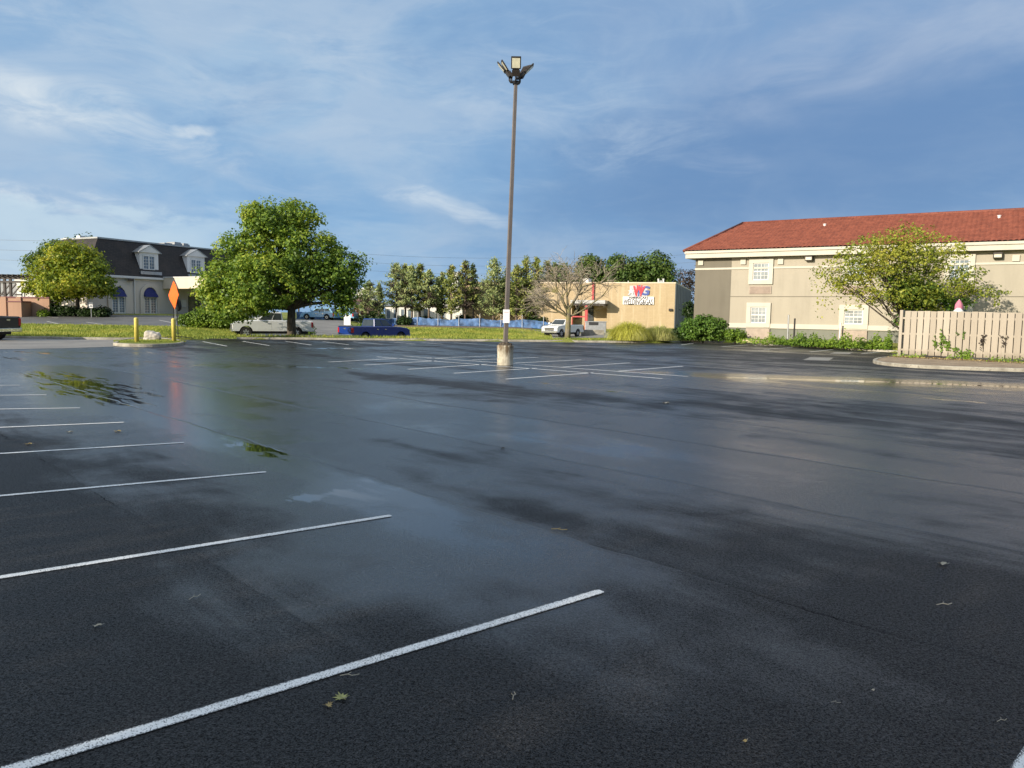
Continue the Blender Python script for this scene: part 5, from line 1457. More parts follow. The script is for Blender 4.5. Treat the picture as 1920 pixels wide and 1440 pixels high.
simple_house('white_house', 'white building with windows glimpsed low between the conifer trunks', 722, 776, 573, 607, 112, M['white_wall'], 8, M['grey_metal'], 563,
             (('window', .06, .18, .3, .8, M['lb_pane']), ('window', .3, .42, .3, .8, M['lb_pane']), ('door', .56, .66, .0, .8, M['lb_pane']), ('window', .8, .92, .3, .8, M['lb_pane'])))
simple_house('white_house', 'low white building directly behind the middle conifers', 786, 866, 566, 608, 118, M['white_wall'], 8, None, None, (('window', .1, .2, .3, .7, M['lb_pane']), ('window', .5, .6, .3, .7, M['lb_pane'])))
simple_house('white_tower', 'tall narrow white block showing past the right edge of the maple', 655, 663, 534, 600, 125, M['white_wall'], 3)
simple_house('white_tower', 'white box rising above the conifer tops', 847, 858, 512, 600, 130, M['white_wall'], 4)
simple_house('white_house', 'white gabled building right of the maple, left of the first conifer', 664, 700, 548, 602, 132, M['white_wall'], 8, M['white_wall'], 536, (('window', .6, .8, .4, .7, M['lb_pane']),))

def left_yard():
    Y = 72.0
    # terracotta garden wall with piers
    a = at(-60, 587, Y); b = at(93, 587, Y); L = b.x - a.x
    rt = thing('garden_wall', 'tan garden wall with capped piers left of the yellowing tree', 'wall', (a.x, a.y, a.z - .1))
    def xz(px, py): p = at(px, py, Y); return p.x - a.x, p.z - a.z + .1
    _, zt = xz(60, 559); m = MB(); m.box(0, L, 0, .3, -1, zt); m.build('wall', M['brown_wall'], rt)
    m = MB(); m.box(-.05, L + .05, -.06, .36, zt, zt + .12); m.build('coping', M['maroon'], rt)
    for p0, p1 in ((-30, -20), (2, 12), (31, 40)):
        x0, z = xz(p0, 556.5); x1, _ = xz(p1, 557)
        m = MB(); m.box(x0, x1, -.12, -.002, -1, z); po = m.build('pier', M['brown_wall'], rt)
        m = MB(); m.box(x0 - .06, x1 + .06, -.18, .05, z + .125, z + .26); m.build('cap', M['dark_brown'], po)
    p = at(15.5, 587, Y - 1.6); q = at(39.5, 566.5, Y - 1.6)
    r2 = thing('bin_store', 'square tan bin store standing in front of the garden wall', 'wall', (p.x, p.y, p.z - .1))
    m = MB(); m.box(0, q.x - p.x, 0, 1.4, -.6, q.z - p.z + .1); m.build('wall', M['brown_wall'], r2)
    m = MB(); m.box(-.05, q.x - p.x + .05, -.05, 1.45, q.z - p.z + .1, q.z - p.z + .2); m.build('coping', M['maroon'], r2)
    # dark pergola
    Y2 = 74.0; a = at(-60, 585, Y2)
    rt = thing('pergola', 'dark brown timber pergola behind the tan garden wall', 'pergola', (a.x, a.y, a.z))
    def xz2(px, py): p = at(px, py, Y2); return p.x - a.x, p.z - a.z
    x1, z1 = xz2(56, 520); _, z0 = xz2(50, 524); 
    m = MB(); m.box(0, x1, -.1, .1, z0, z1 + .1); m.build('top_beam', M['dark_brown'], rt)
    _, za = xz2(40, 527); _, zb = xz2(40, 530.5)
    m = MB(); m.box(0, x1 - .3, -.25, -.05, zb, za); m.build('lower_beam', M['dark_brown'], rt)
    for px in (-38, -20, -1, 10, 21):
        x, _ = xz2(px, 560)
        m = MB(); m.box(x - .1, x + .1, -.095, .095, -1.0, z0); m.build('post', M['dark_brown'], rt)
        m = MB(); m.tube([(x + .1, 0, zb - 1.2), (x + 1.1, 0, zb - .1)], .07, 4); m.build('brace', M['dark_brown'], rt)
    for i in range(12):
        x = .3 + i * (x1 - .6) / 11
        m = MB(); m.box(x - .05, x + .05, -.6, 2.8, z1 + .102, z1 + .24); m.build('rafter', M['dark_brown'], rt)
    # building behind: grey and white
    simple_house('white_house', 'white and tan building end behind the pergola', 33, 95, 528, 588, 79, M['white_wall'], 10, None, None, (('window', .15, .2, .35, .75, M['lb_pane']),))
    simple_house('grey_house', 'grey walled building seen through the pergola posts', -70, 32.5, 529, 588, 80, M['grey_wall'], 10)
left_yard()
def container():
    a = at(1097, 616, 88.0); b = at(1136, 617, 88.0); t = at(1097, 603.5, 88.0); L = b.x - a.x; H = t.z - a.z
    rt = thing('grey_skip', 'low grey metal container with a dark opening right of the red post', 'container', a, R(-8))
    m = MB(); m.box(0, L, 0, 1.4, -.6, H); m.build('body', M['grey_metal'], rt, bevel=.04)
    m = MB(); m.box(L * .18, L * .62, -.05, .02, H * .55, H * .98); m.build('opening', M['black_plastic'], rt)
    m = MB(); m.box(-.06, L + .06, -.06, 1.46, H + .002, H + .09); m.build('rim', M['grey_metal'], rt)
container()
k0 = at(1090, 618, 84.5); k1 = at(1135, 619, 83.5)
m = MB(); m.box(k0.x, k1.x, k0.y, k0.y + .3, -.8, k0.z); tag(m.build('kerb', M['kerb'], bevel=.02), 'pale kerb in front of the grey container', kind='structure')

def wires():
    for nm, pts, lab in (('power_line', [(-500, 455, 140), (250, 492, 120), (560, 520, 150)], 'power lines sagging at the far left above the pergola'),
                         ('power_line', [(560, 497, 150), (1000, 512, 160), (1420, 497, 150)], 'power lines crossing the sky above the conifers')):
        rt = thing(nm, lab, 'power line')
        for dz in (0, 1.6, 3.2):
            P = [at(*p) for p in pts]; path = []
            for A, B in zip(P[:-1], P[1:]):
                for i in range(25):
                    t = i / 24; q = A.lerp(B, t); path.append((q.x, q.y, q.z + dz - 2.2 * 4 * t * (1 - t) * .35))
            m = MB(); m.tube(path, .022, 4); m.build('wire', M['wire'], rt)
    b = at(560, 560, 150); t = at(560, 492, 150)
    rt = thing('utility_pole', 'wooden utility pole rising behind the big maple', 'pole', (b.x, b.y, .5))
    m = MB(); m.tube([(0, 0, -1), (0, 0, t.z + 3.0)], [.17, .12], 8); m.build('pole', M['bark'], rt)
    m = MB(); m.box(-1.3, 1.3, -.08, .08, t.z + 2.2, t.z + 2.4); m.build('crossarm', M['bark'], rt)
wires()

# ---------------------------------------------------------------- plants
def leaves(name, cen, nrm, size, aspect, mat, parent, bend=0.25, axis=None):
    """one small kite-shaped leaf of two folded faces per centre"""
    n = len(cen)
    nrm = nrm / np.maximum(np.linalg.norm(nrm, axis=1)[:, None], 1e-9)
    if axis is None: axis = rng.normal(size=(n, 3))
    u = axis - nrm * (axis * nrm).sum(1)[:, None]; u /= np.maximum(np.linalg.norm(u, axis=1)[:, None], 1e-9)
    w = np.cross(nrm, u)
    s = (size * rng.uniform(.65, 1.35, n))[:, None]; a = s * aspect
    fold = nrm * (s * bend)
    v0 = cen - u * s * .5; v2 = cen + u * s * .5; v1 = cen + w * a * .5 + fold * .5 + u * s * .05; v3 = cen - w * a * .5 + fold * .5 + u * s * .05
    V = np.stack([v0, v1, v2, v3], 1).reshape(-1, 3)
    F = np.arange(4 * n).reshape(n, 4)
    return np_mesh(name, V, F, mat, parent)
def limb_path(a, b, sag=0.12, n=6, jit=.06):
    a = np.array(a, float); b = np.array(b, float); L = np.linalg.norm(b - a); t = np.linspace(0, 1, n)[:, None]
    mid = np.array([0, 0, L * sag]) ; off = rng.normal(0, jit * L, 3)
    return a + (b - a) * t + (mid + off) * (4 * t * (1 - t)) * .5
def lobe_points(lobes, n, shell=0.55):
    """points in a union of ellipsoids, more of them near the skin"""
    vol = np.array([l[3] * l[4] * l[5] for l in lobes]); k = rng.choice(len(lobes), n, p=vol ** .8 / (vol ** .8).sum())
    L = np.array(lobes)[k]; d = rng.normal(size=(n, 3)); d /= np.linalg.norm(d, axis=1)[:, None]
    r_ = np.where(rng.random(n) < shell, rng.uniform(.80, 1.0, n), rng.uniform(.25, .85, n))[:, None]
    return L[:, :3] + d * r_ * L[:, 3:6], d
def broad_tree(name, label, cat, base, trunk_r, fork, lobes, n_clump, per, leaf, mat, bark='bark', clump=0.6, branches=26, shell=.6, group=None, rz=0.0, droop=.0, trunk_pts=None, floor=None):
    rt = thing(name, label, cat, base, rz, group)
    cl, od = lobe_points(lobes, n_clump, shell)
    if floor is not None:
        keep = cl[:, 2] > floor; cl, od = cl[keep], od[keep]; n_clump = len(cl)
    tm = MB()
    top = np.array([l[:3] for l in lobes]).mean(0)
    tp = trunk_pts or [(0, 0, -.3), (0.02, 0.0, fork * .5), (top[0] * .12, top[1] * .12, fork)]
    tm.tube(tp, list(np.linspace(trunk_r * 1.15, trunk_r * .82, len(tp))), 10)
    fk = np.array(tp[-1])
    order = rng.permutation(n_clump)[:branches]
    heads = [np.array(l[:3]) for l in lobes]
    for h in heads:
        p = limb_path(fk - np.array([0, 0, trunk_r * .8]), h, .10, 7)
        tm.tube([tuple(x) for x in p], list(np.linspace(trunk_r * .52, trunk_r * .14, 7)), 7)
    for i in order:
        c_ = cl[i]; h = min(heads, key=lambda q: np.linalg.norm(q - c_)); s = fk + (h - fk) * rng.uniform(.25, .9)
        p = limb_path(s, c_, .05, 5); tm.tube([tuple(x) for x in p], list(np.linspace(trunk_r * .20, trunk_r * .04, 5)), 5)
    tm.build('trunk', M[bark], rt, smooth=True, fix=False)
    # clumps of leaves: each clump a loose flattened ball
    k = np.repeat(np.arange(n_clump), per); n = len(k)
    cs = clump * rng.uniform(.55, 1.35, n_clump)
    d = rng.normal(size=(n, 3)); d /= np.linalg.norm(d, axis=1)[:, None]
    r_ = rng.random(n) ** (1 / 2.2)
    pos = cl[k] + d * (r_ * cs[k])[:, None] * np.array([1.15, 1.15, .75]); pos[:, 2] -= droop * (d[:, 0] ** 2 + d[:, 1] ** 2) * cs[k]
    if floor is not None: pos[:, 2] = np.maximum(pos[:, 2], floor - .3 + .25 * rng.random(n))
    nr = d * .7 + od[k] * .35 + np.array([0, 0, .55]) + rng.normal(0, .55, (n, 3))
    leaves('crown', pos, nr, np.full(n, leaf), .68, M[mat], rt)
    return rt

MAPLE = at(547, 631, 52.0)
sc = 52.0 / FPX
def L_(px, py, rx, ry=None, rz_=None, base=MAPLE, Y=52.0, dy=0):
    """lobe seen at a pixel, radii in pixels"""
    p = at(px, py, Y + dy); s = Y / FPX
    return (p.x - base.x, p.y - base.y, p.z - base.z, rx * s, (ry or rx) * s, (rz_ or rx) * s)
bt = broad_tree('maple_tree', 'large rounded green maple, the biggest tree, with a dark forked trunk', 'tree', MAPLE, .30, 2.1,
    [L_(520, 432, 62, 60, 52), L_(500, 405, 40, 40, 26), L_(555, 410, 44, 40, 30), L_(470, 480, 62, 62, 48), L_(575, 478, 66, 66, 50), L_(430, 528, 52, 56, 44), L_(500, 525, 62, 80, 50, dy=-2),
     L_(635, 508, 46, 52, 34), L_(600, 535, 52, 60, 36), L_(655, 535, 24, 32, 40), L_(420, 565, 44, 48, 32), L_(470, 566, 52, 60, 26, dy=-1.5), L_(550, 540, 52, 70, 34, dy=2), L_(448, 584, 30, 40, 20), L_(398, 545, 26, 32, 34), L_(670, 498, 16, 20, 18), L_(645, 575, 15, 20, 26)],
    900, 58, .20, 'leaf_maple', clump=.56, branches=70, shell=.66,
    trunk_pts=[(0, 0, -.4), (0, 0, .05), (-.02, 0, 1.0), (.02, 0, 2.1)])
b = at(146, 589, 73.0)
LL = lambda px, py, rx, ry=None, rz_=None, dy=0: L_(px, py, rx, ry, rz_, b, 73.0, dy)
broad_tree('street_tree', 'yellowing spreading tree in front of the mansard building left end', 'tree', b, .20, 1.6,
    [LL(135, 478, 40, 50, 22), LL(105, 510, 44, 48, 26), LL(165, 500, 36, 46, 24), LL(140, 530, 52, 60, 26, -1.5), LL(80, 540, 30, 36, 18), LL(188, 535, 26, 36, 18), LL(110, 552, 40, 44, 12), LL(205, 545, 11, 18, 9)],
    420, 44, .25, 'leaf_yellow', clump=.75, branches=34)
b2 = at(128, 590, 100.0)
LL2 = lambda px, py, rx, ry=None, rz_=None, dy=0: L_(px, py, rx, ry, rz_, b2, 100.0, dy)
broad_tree('street_tree', 'green tree peeping over the top of the yellowing one', 'tree', b2, .25, 4,
    [LL2(120, 470, 34, 36, 20), LL2(160, 458, 24, 30, 13), LL2(90, 495, 34, 36, 26)], 170, 36, .36, 'leaf_back', clump=.9, branches=12)
# loose tree by the hotel, behind the left end of the timber fence
b3 = Vector(at(1697, 650, 45.0)); b3.z = .1
L3 = lambda px, py, rx, ry=None, rz_=None, dy=0: L_(px, py, rx, ry, rz_, b3, 45.0, dy)
broad_tree('loose_tree', 'airy spreading tree with olive leaves before the hotel wall', 'tree', b3, .12, 1.1,
    [L3(1700, 470, 62, 70, 48), L3(1640, 480, 58, 60, 44), L3(1750, 470, 50, 60, 40), L3(1585, 505, 44, 44, 34), L3(1660, 535, 66, 70, 34, -.5), L3(1745, 530, 62, 66, 36), L3(1812, 520, 30, 36, 26), L3(1835, 545, 36, 36, 18), L3(1720, 560, 50, 54, 26), L3(1580, 530, 26, 30, 20), L3(1690, 590, 18, 20, 22)],
    760, 22, .140, 'leaf_right', clump=.42, branches=90, shell=.55, droop=.25)
b4 = Vector(at(1700, 640, 45.4)); b4.z = .1
L4 = lambda px, py, rx, ry=None, rz_=None, dy=0: L_(px, py, rx, ry, rz_, b4, 45.4, dy)
broad_tree('undergrowth_bush', 'dense green bush in the heart of the airy tree, above the fence', 'bush', b4, .08, .8,
    [L4(1715, 552, 46, 44, 28), L4(1690, 530, 34, 36, 22), L4(1760, 565, 36, 36, 20), L4(1700, 585, 30, 30, 26), L4(1790, 570, 24, 30, 14)], 190, 34, .16, 'leaf_bush', clump=.42, branches=16)
# hanging spray of the loose tree on its left side
b5 = b3
sp = []
for px, y0, y1 in ((1536, 520, 600), (1545, 530, 575), (1560, 540, 590), (1524, 500, 545), (1590, 550, 585), (1610, 560, 580), (1868, 555, 580), (1885, 545, 552)):
    for i in range(26):
        t = rng.random(); p = at(px + rng.normal(0, 5), y0 + (y1 - y0) * t, 44.6 + rng.normal(0, .3)); sp.append((p.x - b3.x, p.y - b3.y, p.z - b3.z))
sp = np.array(sp)
lt = [o for o in bpy.data.objects if o.name == 'loose_tree'][0]
leaves('hanging_sprays', sp, rng.normal(size=sp.shape) + np.array([0, -.6, .3]), np.full(len(sp), .15), .6, M['leaf_right'], lt)

# broadleaf trees beyond the shop
for (px, py, rx, rz_, lab) in ((1105, 507, 30, 32, 'round green tree above the shop roof, left of the two bigger crowns'), (1160, 508, 38, 34, 'dense green tree above the shop sign, left of the biggest crown'),
                               (1224, 505, 44, 36, 'biggest dense green crown above the shop roof'), (1048, 520, 28, 30, 'green tree behind the top of the bare tree')):
    bb = at(px, 600, 135.0); s = 135.0 / FPX
    cz = at(px, py, 135.0).z - bb.z
    broad_tree('background_tree', lab, 'tree', bb, .35, max(2, cz - 4), [(0, 0, cz, rx * s * .8, rx * s * .8, rz_ * s * .9), (-rx * s * .45, -.6, cz - 1.4, rx * s * .55, rx * s * .55, rz_ * s * .62), (rx * s * .45, -.3, cz - 1.2, rx * s * .55, rx * s * .55, rz_ * s * .62), (0, -1.5, cz - 3.2, rx * s * .9, rx * s * .7, rz_ * s * .5)],
               230, 34, .46, 'leaf_back', clump=1.05, branches=12, group='dense trees beyond the shop')
bb = at(1290, 600, 120.0); s = 120.0 / FPX; cz = at(1287, 525, 120).z - bb.z
broad_tree('background_tree', 'thin greyish tree between the shop and the hotel', 'tree', bb, .16, cz - 2.2, [(0, 0, cz, 24 * s, 20 * s, 22 * s), (-.5, 0, cz - 2.4, 22 * s, 20 * s, 20 * s)], 100, 14, .30, 'needle_dead', clump=.9, branches=60)
bb = at(1293, 606, 80.0); s = 80.0 / FPX
broad_tree('vine_bush', 'dark climbing bush on the side wall of the shop', 'bush', bb, .06, .5, [(0, 0, at(1291, 583, 80).z - bb.z, 11 * s, 9 * s, 17 * s)], 60, 26, .22, 'leaf_dark', clump=.5, branches=6)

def conifer(label, px, py_top, py_base, wpx, Y, mat='needle', dead=0.0, lean=0.0, bare=.28, dens=1.0):
    b = at(px, py_base, Y); b.z = tz(b.x, b.y) - .05; t = at(px, py_top, Y); H = t.z - b.z; Rm = wpx * 1.34 / 2 / FPX * Y
    rt = thing('conifer_tree', label, 'tree', b, random.uniform(0, 6), 'row of conifers along the blue screen')
    tm = MB(); lx, ly = lean * H, rng.normal(0, .01) * H
    tm.tube([(0, 0, -.3), (lx * .2 + .05, ly * .2, H * .3), (lx * .6, ly * .6, H * .65), (lx, ly, H)], [.16, .12, .07, .015], 7)
    P = []; A = []; Nn = []; Pd = []; Ad = []; Nd = []
    nb = int(95 * dens)
    for i in range(nb):
        f = bare + (1 - bare) * (i + rng.random()) / nb
        z = H * f; q = (f - bare) / (1 - bare)
        rad = Rm * (min(1, (q + .10) * 3.2) * (1 - q) ** .88 * 1.22 + .04) * rng.uniform(.55, 1.25)
        az = rng.uniform(0, 2 * math.pi); up = rng.uniform(-.08, .45) + q * .35
        s0 = np.array([lx * f, ly * f, z]); dirv = np.array([math.cos(az), math.sin(az), up]); e = s0 + dirv * rad; 
        pth = limb_path(s0, e, -.06, 4, .05); tm.tube([tuple(x) for x in pth], [.035, .028, .018, .008], 4, cap=False)
        k = int(34 * (rad / Rm * .8 + .35)); tt = rng.uniform(.25, 1.05, k)[:, None]
        pos = s0 + (e - s0) * tt + rng.normal(0, .16 * Rm * .55, (k, 3)) * np.array([1, 1, .7])
        ax = dirv + rng.normal(0, .7, (k, 3)) + np.array([0, 0, .35])
        isd = rng.random() < dead * (1.25 - q)
        (Pd if isd else P).append(pos); (Ad if isd else A).append(ax)
    tm.build('trunk', M['bark_red'], rt, smooth=True, fix=False)
    for nm, PP, AA, mt in (('crown', P, A, mat), ('dead_needles', Pd, Ad, 'needle_dead')):
        if not PP: continue
        pos = np.concatenate(PP); ax = np.concatenate(AA); n = len(pos)
        pos[:, 2] = np.maximum(pos[:, 2], .5)
        nr = rng.normal(size=(n, 3)) + np.array([0, 0, .3])
        leaves(nm, pos, nr, np.full(n, .34), .34, M[mt], rt, .2, axis=ax)
for a in (('small bushy conifer at the left end of the row, over the blue pickup', 691, 531, 604, 52, 95, 'needle', .25, 0, .12, .9),
          ('slim dark conifer top between the leftmost two of the row', 711, 533, 606, 24, 99, 'needle', .3, 0, .15, .7),
          ('pointed conifer, first tall one at the left of the row', 743, 495, 606, 50, 97, 'needle', .1, .0, .30, 1.1),
          ('conifer with ruddy trunk, just right of the first tall one', 760, 497, 607, 36, 98, 'needle_olive', .1, 0, .34, .9),
          ('dense conifer with two close tips in the left clump', 772, 499, 608, 40, 96, 'needle', .1, 0, .26, 1.1),
          ('tallest spire of the left conifer clump', 787, 496, 608, 40, 97, 'needle_olive', .12, 0, .24, 1.0),
          ('conifer with a dark bare lower half at the right of the left clump', 804, 508, 609, 34, 96, 'needle', .35, 0, .34, .9),
          ('short dark conifer in the gap between the two clumps', 820, 520, 609, 26, 101, 'needle', .4, 0, .25, .8),
          ('slender conifer right of the gap, before the white box', 829, 512, 610, 28, 98, 'needle', .1, 0, .20, .9),
          ('conifer under the white box with a leaning trunk', 846, 499, 612, 40, 96, 'needle_olive', .1, -.03, .22, 1.0),
          ('tall conifer with brown dead lower branches', 872, 491, 613, 40, 96, 'needle_olive', .3, -.02, .28, 1.1),
          ('thin see through conifer before the tan wall', 888, 497, 613, 26, 97, 'needle', .45, 0, .32, .65),
          ('broad pale conifer just left of the lamp post', 925, 487, 613, 56, 96, 'needle', .06, 0, .18, 1.35),
          ('narrow dark conifer hidden partly by the lamp post', 950, 503, 614, 32, 98, 'needle', .25, 0, .2, .9),
          ('olive conifer immediately right of the lamp post', 968, 499, 614, 40, 96, 'needle_olive', .1, 0, .2, 1.1),
          ('tall olive conifer, second right of the lamp post', 986, 484, 614, 46, 97, 'needle_olive', .1, 0, .16, 1.2),
          ('tall conifer beside the bare tree, left of the rightmost', 1004, 484, 614, 40, 97, 'needle_olive', .2, 0, .18, 1.1),
          ('rightmost brownish conifer merging with the bare tree', 1023, 490, 614, 40, 98, 'needle_olive', .45, 0, .2, 1.0)):
    conifer(*a)
# dark low shrubs under the conifers
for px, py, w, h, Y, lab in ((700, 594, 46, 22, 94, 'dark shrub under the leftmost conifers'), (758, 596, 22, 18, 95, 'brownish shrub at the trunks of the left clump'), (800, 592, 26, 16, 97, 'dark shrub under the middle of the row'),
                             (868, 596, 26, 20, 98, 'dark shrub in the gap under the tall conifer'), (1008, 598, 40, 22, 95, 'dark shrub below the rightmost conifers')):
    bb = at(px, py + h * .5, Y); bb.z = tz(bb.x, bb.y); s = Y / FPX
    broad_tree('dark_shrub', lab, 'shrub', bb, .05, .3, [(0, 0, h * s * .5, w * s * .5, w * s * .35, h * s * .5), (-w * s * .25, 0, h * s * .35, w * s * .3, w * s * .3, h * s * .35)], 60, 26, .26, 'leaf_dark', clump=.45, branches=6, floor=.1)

# bare tree behind the verge
def bare_tree():
    b = at(1064, 631, 55.0); b.z = tz(b.x, b.y); s = 55.0 / FPX
    rt = thing('bare_tree', 'leafless mossy trunked tree with fine twigs in front of the shop', 'tree', b)
    tm = MB(); tw = MB()
    tm.tube([(0, 0, -.3), (.02, 0, .6), (.04, 0, 1.5), (.02, 0, 2.2)], [.24, .20, .18, .17], 10)
    def grow(p, d, L, r_, lvl):
        n = 5; pts = [p]; dd = d.copy(); q = p.copy()
        for i in range(n):
            dd = dd + rng.normal(0, .10, 3) + np.array([0, 0, .03 if lvl < 3 else -.02]); dd /= np.linalg.norm(dd); q = q + dd * L / n; pts.append(q.copy())
        radii = list(np.linspace(r_, r_ * .55, n + 1))
        (tm if lvl < 3 else tw).tube([tuple(x) for x in pts], radii, 6 if lvl < 3 else 3, cap=False)
        if lvl >= 5: return
        kids = (4, 4, 4, 3, 3)[lvl]
        for k in range(kids):
            f = rng.uniform(.3, 1.0) if k else 1.0
            i = min(n, int(f * n)); o = pts[i]; a = rng.normal(size=3); a -= dd * a.dot(dd); a /= np.linalg.norm(a)
            ang = rng.uniform(.35, .85); nd = dd * math.cos(ang) + a * math.sin(ang); nd[2] = nd[2] * .85 + .08
            grow(o, nd / np.linalg.norm(nd), L * rng.uniform(.55, .8), max(.0065, r_ * .55), lvl + 1)
    for d, L, r_ in ((( -.50, .1, .86), 1.9, .12), ((.34, -.1, .92), 2.1, .12), ((-.85, -.2, .42), 1.9, .085), ((.88, .15, .45), 2.3, .08), ((-.1, .3, 1), 1.9, .10), ((-.6, -.5, .6), 1.6, .07)):
        d = np.array(d); grow(np.array([.02, 0, 1.9 if d[2] > .6 else 1.5]), d / np.linalg.norm(d), L * .95, r_, 0 if r_ > .08 else 1)
    tm.build('trunk', M['bark_moss'], rt, smooth=True, fix=False); tw.build('twigs', M['fine_twig'], rt, fix=False)
bare_tree()

# hedges and bushes
def bush(label, px, pyb, w, h, Y, mat='leaf_bush', leaf=.11, nc=150, per=40, cat='bush', zb=None, name='round_bush', dy=.7):
    b = at(px, pyb, Y); b.z = (tz(b.x, b.y) if zb is None else zb); s = Y / FPX; W_, H_ = w * s / 2, h * s
    return broad_tree(name, label, cat, b, .05, .25, [(0, 0, H_ * .48, W_ * .9, W_ * dy, H_ * .5), (-W_ * .45, -.1, H_ * .42, W_ * .5, W_ * dy * .7, H_ * .46), (W_ * .45, 0, H_ * .44, W_ * .5, W_ * dy * .7, H_ * .46)], nc, per, leaf, mat, clump=.30, branches=8, shell=.8, floor=.12)
bush('big rounded green bush at the hotel corner', 1318, 637, 92, 47, 55.5, 'leaf_bush', .15, 300, 44, zb=.16)
bush('low yellow green shrub right of the big round bush', 1378, 640, 36, 24, 54.0, 'leaf_weed', .13, 80, 30, zb=.16)
bush('dark low shrub between the ornamental grass and the round bush', 1272, 639, 26, 24, 57.5, 'leaf_dark', .13, 60, 36, zb=.16)
bush('long low trimmed hedge left of the maple, front one', 388, 615, 108, 34, 59.0, 'leaf_hedge', .14, 300, 40, 'hedge', name='trimmed_hedge', dy=.35)
bush('taller pale hedge behind the front one, left of the maple', 410, 608, 76, 36, 63.0, 'leaf_hedge', .14, 200, 40, 'hedge', name='trimmed_hedge', dy=.35)
bush('dark hedge seen under the right side of the maple', 574, 606, 26, 26, 66.0, 'leaf_bush', .14, 80, 36, 'hedge', name='trimmed_hedge')
bush('green hedge behind the cab of the blue pickup', 690, 616, 62, 26, 70.0, 'leaf_hedge', .14, 160, 38, 'hedge', name='trimmed_hedge', dy=.4)
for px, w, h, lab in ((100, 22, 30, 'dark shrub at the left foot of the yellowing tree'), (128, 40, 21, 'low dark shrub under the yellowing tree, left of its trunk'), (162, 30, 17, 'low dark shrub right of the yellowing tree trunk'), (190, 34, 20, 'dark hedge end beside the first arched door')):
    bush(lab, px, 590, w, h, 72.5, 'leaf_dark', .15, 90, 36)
bush('yellow green shrub against the tan garden wall', 82, 589, 16, 12, 71.5, 'leaf_hedge', .14, 50, 30)

# ornamental grass clumps
def reed_clump(label, px, pyb, w, h, Y, mat, n):
    b = at(px, pyb, Y); b.z = .14; s = Y / FPX; Wr, H = w * s / 2, h * s
    rt = thing('ornamental_grass', label, 'plant', b, group=None)
    V = []; F = []; seg = 7
    for i in range(n):
        a = rng.uniform(0, 2 * math.pi); r0 = Wr * .62 * rng.random() ** .6; bx, by = r0 * math.cos(a), r0 * math.sin(a) * .7
        a2 = a + rng.normal(0, .6); reach = Wr * rng.uniform(.15, .55); hh = H * rng.uniform(.55, 1.08) * (1 - .45 * (r0 / (Wr * .62)) ** 2); wd = rng.uniform(.012, .026)
        dx, dy = math.cos(a2), math.sin(a2); droop = rng.uniform(1.0, 1.95)
        st = len(V)
        for k in range(seg + 1):
            t = k / seg; x = bx + dx * reach * t ** 1.6; y = by + dy * reach * t ** 1.6 * .8; z = hh * (1.75 * t - droop * .95 * t ** 2.4)
            ww = wd * (1 - t * .85); V += [(x - dy * ww, y + dx * ww, max(z, .02)), (x + dy * ww, y - dx * ww, max(z, .02))]
            if k < seg: F.append((st + 2 * k, st + 2 * k + 1, st + 2 * k + 3, st + 2 * k + 2))
    np_mesh('blades', np.array(V), np.array(F), M[mat], rt)
reed_clump('large arching yellow clump of ornamental grass in front of the shop', 1180, 641, 98, 46, 54.0, 'reed', 5600)
reed_clump('duller greyish clump of ornamental grass right of the yellow one', 1234, 641, 74, 38, 54.6, 'reed_grey', 3600)

# weeds along the hotel kerb and plants on the island: ground cover
def scatter_leaves(name, label, pts, size, mat, kind='stuff', h=.3):
    pts = np.array(pts); n = len(pts)
    o = leaves(name, pts, rng.normal(size=(n, 3)) * .8 + np.array([-.3, -.5, .7]), np.full(n, size), .5, M[mat], None, .2)
    return tag(o, label, kind=kind)
P = []
for px0, px1, hgt, n in ((1395, 1440, 14, 500), (1440, 1480, 18, 900), (1480, 1585, 22, 3200), (1585, 1672, 24, 2300), (1655, 1668, 32, 350), (1365, 1400, 14, 400)):
    for i in range(n):
        px = rng.uniform(px0, px1); base_y = np.interp(px, [1365, 1440, 1560, 1680], [639, 644, 652, 657]); Y = np.interp(px, [1365, 1440, 1560, 1680], [54.2, 51, 46.6, 44.0]) + rng.uniform(-.1, 1.6)
        lump = .45 + .55 * abs(math.sin(px * .11) * math.cos(px * .043 + 1)) 
        b = at(px, base_y, Y); P.append((b.x, b.y, .14 + abs(rng.normal(0, .5)) * hgt * lump / FPX * Y))
scatter_leaves('weeds', 'bright green weeds along the foot of the hotel wall', P, .17, 'leaf_weed')
P = []
for i in range(900):
    t = rng.random(); x = t * 10 ; off = -rng.uniform(.2, 1.2); q = FF.o + FF.t * x + FF.n * off
    if math.sin(x * 2.3) * math.sin(x * .9 + 1) < .0: continue
    P.append((q.x, q.y, .13 + abs(rng.normal(0, .09))))
scatter_leaves('ground_cover', 'small weeds scattered over the island before the timber fence', P, .10, 'leaf_weed')
P = []
for i in range(1400):
    x = rng.uniform(0, 11); off = -rng.uniform(.15, 1.35); q = FF.o + FF.t * x + FF.n * off; P.append((q.x, q.y, .125 + rng.random() * .03))
P = np.array(P); tag(leaves('leaf_litter', P, rng.normal(size=P.shape) * .3 + np.array([0, 0, 1]), np.full(len(P), .085), .6, M['dry_leaf'], None), 'dry leaf litter on the island', kind='stuff')
